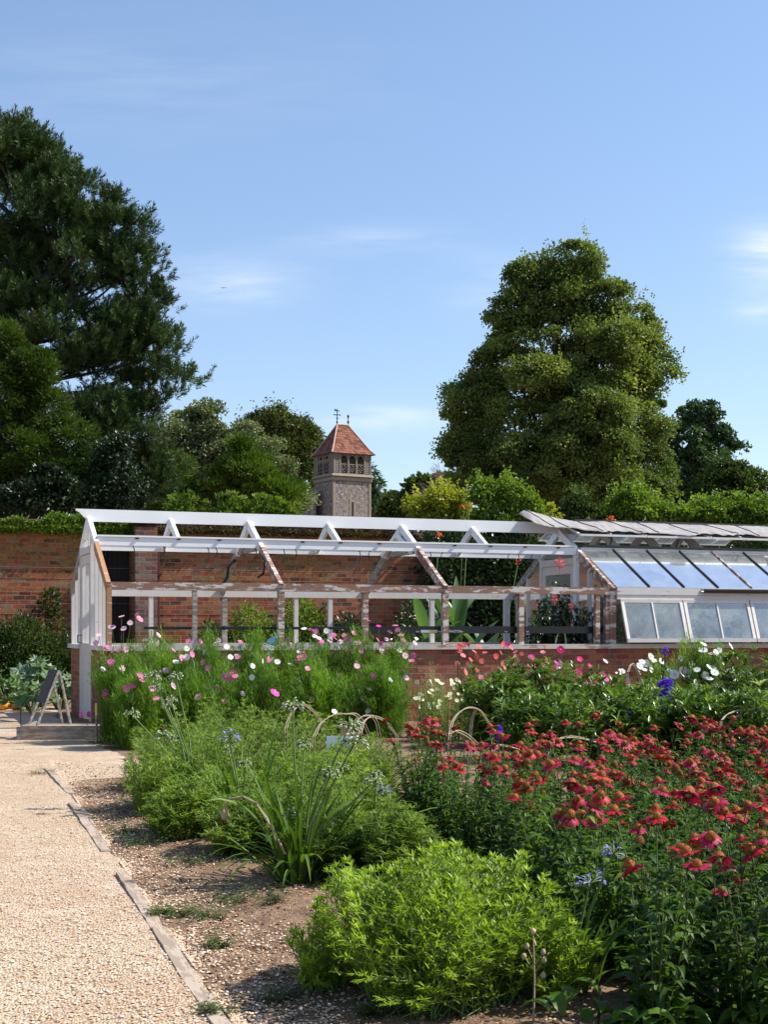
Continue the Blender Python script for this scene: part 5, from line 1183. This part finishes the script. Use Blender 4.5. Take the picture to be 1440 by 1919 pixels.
def coneflower(kind):
    root = thing('coneflower', 'x', 'coneflower', (0, 0, 0), 0, 'red coneflowers filling the right of the bed'); g = Geo(); gs = Geo(); nh = (2, 3, 3, 4, 2, 4, 2, 3, 4)[kind]
    n_ = nh+4; r0 = disc(n_, .05, .05); tp = disc(n_, .17, .17); hh = rng.uniform(.42, .70, n_); hh[:nh-1] = rng.uniform(.54, .68, nh-1); tp[:, 2] = hh; tp[nh:, 2] *= .75
    stemmy(g, gs, r0, tp, 19, .14, .042, .75, .55, .9, 4, [.35, 1, .85, .45, .04], .0045, .08, bend=.05, sizefall=.6)
    # basal leaves
    k = 16; th = rng.random(k)*6.28; g.ribbons(np.zeros((k, 3))+.01, np.stack([np.cos(th)*.7, np.sin(th)*.7, np.ones(k)], 1), rng.uniform(.14, .24, k), .052, 1.1, 5, [.25, .5, 1, .8, .04], .18)
    g.build('foliage', LM['echi'], root); gs.build('stems', MT['stemd'], root)
    for j in range(nh):
        col = 'E' if rng.random() < .45 else ('F' if rng.random() < .55 else 'G'); cone_head(root, tp[j], col, rng.uniform(.031, .046), rng.random() < .15, .28)
    return root
protos = [coneflower(k) for k in range(9)]
placed = []; tries = 0
def conelabel(x, Yy):
    if Yy > 8.6: return 'coneflower at the back edge of the drift, against the peony leaves' if x > 900 else 'coneflower at the left tip of the drift, beside the asters'
    if Yy > 6.2: return 'coneflower in the middle of the red drift' if x > 1050 else 'coneflower on the left flank of the drift, behind the lime bush'
    return 'coneflower in the front right corner of the drift, nearest the camera'
while len(placed) < 142 and tries < 6000:
    tries += 1
    Yy = 4.42+rng.random()**.9*5.6; 
    xl = np.interp(Yy, [4.4, 5.2, 6.0, 7.0, 8.0, 9.2, 10.7], [1190, 1130, 1010, 900, 810, 745, 790]); X = (xl-CX)*Yy/F+rng.random()**.85*((1530-xl)*Yy/F)
    if all((X-a)**2+(Yy-b)**2 > .172**2 for a, b in placed): placed.append((X, Yy))
used_ = set()
for i, (X, Yy) in enumerate(placed):
    k = i % len(protos); lb = conelabel(CX+X*F/Yy, Yy); s_ = rng.uniform(.88, 1.12)
    if k not in used_:
        used_.add(k); o = protos[k]; o.location = (X, Yy, 0); o.scale = (s_,)*3; o['label'] = lb
    else: dup(protos[k], (X, Yy, 0), rng.random()*6.28, s_, lb)
# two odd blooms and blue/violet things among them
def spike(x0, y0, x1, y1, Yd, R_, label, foot, col='V', nfl=26, name='delphinium'):
    X = (foot-CX)*Yd/F; root = thing(name, label, 'purple flower', (X, Yd, 0)); a = np.array(at(x0, y0, Yd))-np.array([X, Yd, 0]); b = np.array(at(x1, y1, Yd))-np.array([X, Yd, 0])
    gs = Geo(); gs.tubes([[(0, 0, 0), tuple(a*.6), tuple(a), tuple(b)]], .006, 5); gs.build('stem', MT['stemd'], root)
    g = Geo()
    for k in range(nfl):
        t = rng.random(); c = a+(b-a)*t; d = rdir(1)[0]; c = c+d*R_*(1.1-.5*t); Mf = frame(unit(d+np.array([0, -.4, .1]))); th = np.arange(5)/5*6.283+rng.random()
        D = np.stack([np.cos(th), np.sin(th), np.full(5, .5)], 1)@Mf.T; g.ribbons(np.zeros((5, 3))+c, D, R_*.62, R_*.55, .2, 2, [.4, 1, .5], .2)
    g.build('blooms', PM[col], root); return root
spike(1232, 1322, 1252, 1282, 14.2, .075, 'large violet-purple flower spike leaning right above the peony leaves', 1228, nfl=95)
spike(1160, 1338, 1190, 1334, 13.4, .035, 'small violet flowers lying low among the peony leaves', 1160, nfl=30)
spike(935, 1384, 936, 1362, 10.2, .024, 'slim violet flower spike at the left of the coneflowers', 936, nfl=46)
t_ = spike(1247, 1224, 1249, 1214, 14.4, .032, 'tall dark seed stalk tipped with one violet bloom in front of the white cosmos', 1236, nfl=9)
for k in range(16):
    z = rng.uniform(.55, 1.05); g = Geo(); g.ball((0, 0, 0), (.012, .012, .022), 5, 4); g.build('seed_pod', MT['stemd'], t_).location = (.04+rng.normal()*.015, rng.normal()*.015, z)

# ---- tall leaves behind the greenhouse and in it -----------------------
def canna(x, n_, leaves, hmax, label, flowers=(), spread=.5, Wd=.22, L=(.8, 1.2), mat='canna'):
    p = G(ax(x, n_), n_); root = thing('canna', label, 'canna', (p.x, p.y, 0), 0, 'cannas behind the greenhouse'); g = Geo(); gs = Geo()
    k = leaves; th = rng.random(k)*6.28; z = rng.uniform(.3, hmax*.68, k)
    P_ = np.stack([rng.normal(size=k)*.12, rng.normal(size=k)*.1, z], 1); D = np.stack([np.cos(th)*spread, np.sin(th)*spread*.6, np.ones(k)], 1)
    g.ribbons(P_, D, rng.uniform(*L, k), Wd*rng.uniform(.8, 1.1, k), rng.uniform(.1, .7, k), 8, [.3, .8, 1, 1, .85, .55, .04], .16); g.build('leaves', LM[mat], root)
    for q in P_[:6]: gs.tubes([[(q[0], q[1], 0), tuple(q)]], .016, 6)
    for fx, fy, R_ in flowers:
        e = np.array(at(fx, fy, p.y))-np.array([p.x, p.y, 0]); gs.tubes([[(e[0]*.3, 0, 0), (e[0]*.7, 0, e[2]*.6), tuple(e)]], .010, 5)
        f = Geo(); f.ribbons(np.zeros((9, 3))+rng.normal(size=(9, 3))*R_*.4, rdir(9)+np.array([0, 0, .4]), R_*1.2, R_*.7, .8, 3, [.4, 1, .7, .1], .2); o = f.build('flower', PM['O'], root); o.location = tuple(e)
    gs.build('stalks', MT['stemg'], root); return root
canna(790, 4.6, 13, 1.75, 'leftmost clump of broad upright leaves with an orange-red flower, behind the brown posts', [(824, 1003, .06)], .55)
canna(850, 4.9, 15, 2.1, 'tallest clump of paddle leaves reaching the white rail behind the greenhouse', [(870, 950, .05), (880, 946, .04)], .45)
canna(905, 4.5, 14, 1.6, 'spreading clump of paddle leaves left of the inner gable', [(972, 1052, .05)], .7)
canna(1212, 2.9, 7, 1.55, 'yellow-green paddle leaves seen through the side windows', [], .5, mat='iris')
canna(1290, 4.6, 8, 1.9, 'broad leaves behind the glazed roof', [(1146, 975, .07)], .5)
for x, lb in ((335, 'iris tuft between the rear posts at the left'), (462, 'iris tuft behind the sill left of the blue plastic'), (480, 'second iris tuft, right of the first behind the sill')):
    n_ = 5.6; p = G(ax(x, n_), n_); root = thing('iris_tuft', lb, 'iris', (p.x, p.y, 0), 0, 'iris tufts'); g = Geo(); k = 26; th = rng.random(k)*6.28
    g.ribbons(np.stack([rng.normal(size=k)*.14, rng.normal(size=k)*.1, np.zeros(k)], 1), np.stack([np.cos(th)*.22, np.sin(th)*.22, np.ones(k)], 1), rng.uniform(1.05, 1.45, k), .032, .15, 6, [.8, 1, .9, .6, .05], .15); g.build('leaves', LM['iris'], root)
    g = Geo(); g.ball((0, 0, .0), (.16, .12, .05), 8, 4, jitter=.2); g.build('rhizome', MT['soilc'], root)
# dark leafy plants with coral flowers inside the last open bay
for x, n_, h, lb, fls in ((1012, .8, 1.9, 'slim dark leafy plant at the left of the last open bay', [(1024, 1062, 0)]), (1050, 1.0, 2.15, 'tall dark-leaved plant topped with a coral flower head in the last open bay', [(1050, 1056, .085)]), (1036, .7, 1.6, 'bushy dark plant with a hanging coral flower in the last open bay', [(1040, 1122, .055), (1072, 1137, .06)]), (1072, .9, 1.75, 'dark plant with drooping leaves in the middle of the last open bay', [(1066, 1174, .05)]), (1108, .8, 1.7, 'dark broad-leaved plant beside the thick corner post', []), (1030, 1.6, 1.8, 'shaded dark plant at the back of the last open bay, left', []), (1090, 1.7, 1.85, 'shaded dark plant at the back of the last open bay, right', [])):
    p = G(ax(x, n_), n_); root = thing('pot_plant', lb, 'greenhouse plant', (p.x, p.y, 0), 0, 'dark plants inside the greenhouse'); g = Geo(); gs = Geo()
    k = 11; tp = disc(k, .17, .14); tp[:, 2] = h*rng.uniform(.65, 1, k); stemmy(g, gs, tp*np.array([.2, .2, 0]), tp, 22, .15, .085, .8, .2, 1.5, 4, [.3, 1, .9, .5, .04], .007, .4, sizefall=.25)
    g.build('foliage', LM['darkred'], root); gs.build('stems', MT['stemd'], root)
    for fx, fy, R_ in fls:
        if not R_: continue
        e = np.array(at(fx, fy, p.y-.1))-np.array([p.x, p.y, 0]); f = Geo(); k = 26; d = rdir(k); f.diamonds(d*R_*.5, d+rdir(k)*.6, R_*.75, R_*.5); f.tubes([[(0, 0, -R_*2), (0, 0, 0)]], .006, 4, 0); o = f.build('flower_head', PM['C'], root); o.location = tuple(e)
for x, lb in ((1225, 'green potted plant behind the first side window'), (1330, 'leafy plant behind the middle side window'), (1400, 'leafy plant behind the right-hand side window'), (1465, 'leafy plant behind the glass at the right edge')):
    p = G(ax(x, 1.9), 1.9); bush('greenhouse_shrub', lb, 'greenhouse plant', p.x, p.y, [(0, 0, 1.15, .35, .3, .4), (.2, 0, .8, .4, .3, .5)], 'mid', 2600, .09, .05, 'plants behind the glass', .012)
g = Geo(); g.mm(AE+.25, AR-.1, .9, 1.5, .80, .84)
for a in np.arange(AE+.3, AR-.2, 1.4): g.mm(a, a+.05, .95, 1.0, 0, .798); g.mm(a, a+.05, 1.4, 1.45, 0, .798)
st = g.build('staging_bench', MT['greywood'], None, G(0, 0), ROT); tag(st, 'grey slatted bench inside the glazed half of the greenhouse', 'bench')

# ---- left corner vegetables -------------------------------------------
def squash(x, Yy, label, n_, mat, h=.5, spread=.5):
    X = (x-CX)*Yy/F; root = thing('squash_plant', label, 'squash plant', (X, Yy, 0), 0, 'squash plants by the gravel'); g = Geo(); gs = Geo()
    for k in range(n_):
        a = rng.random()*6.28; r = rng.random()**.6*spread; hh = h*(1-.4*(r/spread)**2)*rng.uniform(.6, 1.1); c = np.array([math.cos(a)*r, math.sin(a)*r, hh])
        nrm = unit(np.array([math.cos(a)*.4+rng.normal()*.3, math.sin(a)*.4-.35+rng.normal()*.3, 1.])); Mf = frame(nrm); m_ = 15; R_ = rng.uniform(.09, .17)
        th = np.arange(m_)/m_*6.283; rad = R_*(.78+.22*np.cos(5*th))*(1-.6*np.exp(-((th-3.14)/.3)**2)); V = np.stack([np.cos(th)*rad, np.sin(th)*rad, .12*R_*np.cos(th*5)+.25*rad], 1)@Mf.T+c
        V = np.concatenate([[c], V]); F_ = [[0, 1+j, 1+(j+1) % m_] for j in range(m_)]; g.add(V, F_, 0, np.full(m_+1, rng.random()))
        gs.tubes([[(c[0]*.2, c[1]*.2, 0), (c[0]*.6, c[1]*.6, hh*.7), tuple(c)]], .008, 5)
    g.build('leaves', LM[mat], root); gs.build('stalks', MT['stemg'], root)
squash(20, 23.6, 'squash plant with large green leaves at the left edge', 34, 'squash', .62, .5)
squash(75, 24.0, 'squash plant with silvery leaves in the middle of the left bed', 44, 'silver', .78, .48)
squash(112, 23.4, 'squash plant with silver-green leaves beside the greenhouse corner', 30, 'silver', .55, .36)
squash(60, 22.6, 'low dark green squash leaves in front of the silvery ones', 28, 'squash', .35, .55)
for x, y, s_, lb in ((4, 1294, 1., 'bright orange pumpkin lying at the left edge'), (30, 1293, .7, 'dull brownish squash lying beside the orange pumpkin')):
    Yy = 23.0; g = Geo(); th = np.arange(20)/20*6.283
    for i in range(1): 
        ph = np.linspace(0, math.pi, 9); V = []; 
        for p_ in ph:
            for t in th: 
                rr = .13*s_*math.sin(p_)*(1-.10*abs(math.cos(5*t))); V.append((rr*math.cos(t), rr*math.sin(t), .09*s_+.09*s_*math.cos(p_)))
        idx = np.arange(9*20).reshape(9, 20); g.add(V, np.stack([idx[:-1], idx[1:], np.roll(idx[1:], -1, 1), np.roll(idx[:-1], -1, 1)], -1).reshape(-1, 4), 0, None, True)
    pk = g.build('pumpkin', plain('pumpkin skin %d' % y, (.70, .26, .02) if s_ == 1 else (.28, .16, .03), .45, .15), None, ((x-CX)*Yy/F, Yy, 0)); tag(pk, lb, 'pumpkin', 'pumpkins')
    g = Geo(); g.tubes([[(0, 0, .17*s_), (.01, 0, .21*s_), (.03, 0, .23*s_)]], .012, 5); g.build('stalk', MT['drystem'], pk)

# ---- weeds on the bare soil -------------------------------------------
wd = [(262, 1585, .22, .14, 'largest weed tuft, beside the second edging timber'), (335, 1715, .12, .05, 'flat weed by the half buried timber'), (390, 1720, .14, .06, 'low spreading weed in the middle of the bare soil'), (440, 1690, .16, .10, 'spiky weed below the fallen strap leaves'), (408, 1775, .08, .06, 'tiny blue-green seedling on the bare soil'), (300, 1712, .10, .04, 'small weed touching the edging timber'), (80, 1450, .20, .05, 'weeds at the square end of the far timber'), (235, 1480, .20, .12, 'weeds where the bed meets the gravel'), (205, 1400, .35, .10, 'low weeds in the shade in front of the step'), (400, 1900, .12, .05, 'weeds over the near end of the longest timber'), (520, 1870, .14, .05, 'flat weeds at the bottom edge left of the lime bush'), (345, 1620, .2, .08, 'low weed shaded by the aster clump'), (700, 1900, .10, .04, 'round-leaved weed at the bottom edge below the lime bush'), (270, 1500, .18, .10, 'small tuft at the aster edge'), (60, 1300, .5, .06, 'thin weeds between squash and gravel'), (505, 1690, .15, .10, 'weed beneath the front strap leaves'), (230, 1560, .14, .08, 'little dry tuft against the timber')]
for x, y, r_, h, lb in wd:
    p = gnd(x, y); root = thing('weed', lb, 'weed', p, 0, 'weeds on the bare soil'); g = Geo(); gs = Geo(); k = 26; tp = disc(k, r_, r_*1.1); tp[:, 2] = h*rng.uniform(.4, 1.1, k)
    stemmy(g, gs, tp*np.array([.3, .3, 0]), tp, 10, .035, .009, .8, .3, .5, 2, [.4, 1, .1], .0016, .1); g.build('foliage', LM['weed'], root)
# broad basal leaves at the bottom right
for x, Yy, k, lb in ((1250, 4.45, 14, 'big-leaved low plant at the bottom right between the coneflower stems'), (1120, 4.55, 8, 'few broad leaves at the bottom edge right of the strap leaves'), (1390, 4.5, 14, 'big-leaved low plant at the bottom right corner')):
    X = (x-CX)*Yy/F; root = thing('broad_leaved_plant', lb, 'leafy plant', (X, Yy, 0), 0, 'low broad-leaved plants at the bottom right'); g = Geo(); th = rng.random(k)*6.28
    g.ribbons(np.stack([rng.normal(size=k)*.09, rng.normal(size=k)*.07, rng.uniform(0, .12, k)], 1), np.stack([np.cos(th)*.6, np.sin(th)*.6, np.ones(k)], 1), rng.uniform(.10, .17, k), .06, 1.2, 6, [.2, .8, 1, .8, .4, .03], .2); g.build('leaves', LM['echi'], root)
    g = Geo(); g.tubes([[(0, 0, 0), (.01, 0, .15)]], .005, 4); g.build('stem', MT['stemd'], root)
# dry stalks with seed heads
for x, yb, yt, lb in ((1000, 1935, 1745, 'dry branched stalk with pinkish seed heads in front of the lime bush'), (1342, 1935, 1855, 'short dry stalk with a brown head at the bottom right')):
    Yy = 4.6; p0 = np.array(((x-CX)*Yy/F, Yy, 0)); root = thing('dry_seed_stalk', lb, 'dry stalk', tuple(p0)); g = Geo(); top = np.array(at(x, yt, Yy))-p0; g.tubes([[(0, 0, 0), (.004, 0, top[2]*.5), tuple(top)]], np.array([[.004, .003, .002]]), 4); ends = [top]
    for k in range(5 if yt < 1800 else 1):
        z = top[2]*rng.uniform(.35, .85); e = np.array([rng.choice([-1, 1])*rng.uniform(.02, .05), rng.normal()*.02, z+.05]); g.tubes([[(0, 0, z), tuple(e)]], .0015, 3); ends.append(e)
    g.build('stalk', MT['drystem'], root)
    for e in ends:
        h = Geo(); h.ball((0, 0, 0), (.009, .009, .011), 7, 5, jitter=.15); o = h.build('seed_head', plain('pinkish dry head', (.48, .30, .22), .8, .3, 60) if e is ends[0] and x == 1000 else MT['drystem'], root); o.location = tuple(e)

# ---- arched willow canes ----------------------------------------------
hp = [([(533, 1372), (540, 1345), (560, 1322), (580, 1328), (600, 1352), (610, 1390)], 11.8, 'leftmost arched cane, bundled with grey seed heads'), ([(585, 1384), (600, 1356), (625, 1340), (645, 1338)], 11.6, 'pale cane arching up to the label post from the left'), ([(645, 1338), (665, 1340), (680, 1358), (690, 1378)], 11.6, 'cane arching down right of the label post'),
      ([(640, 1410), (650, 1375), (675, 1345), (697, 1341)], 11.4, 'dark cane crossing in front of the label'), ([(672, 1382), (680, 1354), (697, 1344), (720, 1352), (742, 1378)], 11.5, 'pale double cane arching left of the coneflowers'), ([(697, 1342), (706, 1362), (713, 1412)], 11.5, 'brown upright cane under the pale double arch'),
      ([(840, 1385), (848, 1350), (868, 1330), (888, 1327), (905, 1338), (922, 1370)], 11.3, 'tall arched cane behind the coneflowers, left of the slim violet spike'), ([(890, 1330), (883, 1350), (878, 1400)], 11.3, 'straight cane dropping from the top of the tall arch'), ([(840, 1376), (855, 1371), (875, 1380), (897, 1398)], 11., 'low arched cane in front of the tall arch'),
      ([(1028, 1400), (1045, 1386), (1070, 1382), (1100, 1386), (1130, 1395)], 10.9, 'low wide arched cane behind the middle coneflowers'), ([(918, 1455), (920, 1425), (928, 1400), (945, 1398), (975, 1404)], 10.4, 'small bent cane below the slim violet spike'), ([(1350, 1352), (1365, 1338), (1400, 1330), (1432, 1334), (1460, 1352)], 12.2, 'arched cane over the peony leaves at the right edge'), ([(1175, 1262), (1183, 1245), (1193, 1255), (1200, 1280)], 15.0, 'little arched cane left of the white cosmos')]
for pts, Yd, lb in hp:
    P_ = [np.array(at(x, y, Yd+.1*i_)) for i_, (x, y) in enumerate(pts)]; g = Geo()
    for off in (0, .018):
        Q = [p+np.array([off, off, off*.6*math.sin(i_)]) for i_, p in enumerate(P_)]
        Q2 = smooth_path(Q, 18); r_ = np.linspace(.0052, .0036, 18)
        if pts[0][1] > pts[1][1]+6: Q2 = np.concatenate([[Q2[0]*np.array([1, 1, 0])], Q2]); r_ = np.concatenate([[.0052], r_])
        if pts[-1][1] > pts[-2][1]+6: Q2 = np.concatenate([Q2, [Q2[-1]*np.array([1, 1, 0])]]); r_ = np.concatenate([r_, [.0036]])
        g.tubes([Q2], r_[None], 6)
    tag(g.build('willow_arch', MT['willow'], None), lb, 'cane arch', 'arched canes in the bed')
# label on its post
ls = thing('plant_label', 'blank white label on a wooden stake among the arched canes', 'plant label', (*at(645, 1400, 11.5)[:2], 0))
g = Geo(); zt = at(645, 1352, 11.5)[2]; g.mm(-.028, .022, -.015, .015, 0, zt); g.build('stake', plain('pale pine stake', (.42, .27, .12), .8, .25), ls)
zl, zh = at(0, 1407, 11.4)[2], at(0, 1380, 11.4)[2]; g = Geo(); g.beam((-.14, -.05, (zl+zh)/2), (.09, -.02, (zl+zh)/2), .008, zh-zl); g.build('plate', MT['white'], ls)
g = Geo(); g.beam((.022, 0, 1.0*zl), (.022, 0, zl+.001), .01, .01)
# yellow stake near the corner
g = Geo(); p = gnd(181, 1392); g.tubes([[(0, 0, 0), (0, 0, .32)]], .014, 7, 1); g.tubes([[(0, 0, .32), (0, 0, .46)]], .015, 7, 0); tag(g.build('marker_stake', [MT['yellow'], MT['greywood']], None, p), 'short stake with a yellow top by the corner cosmos', 'stake')
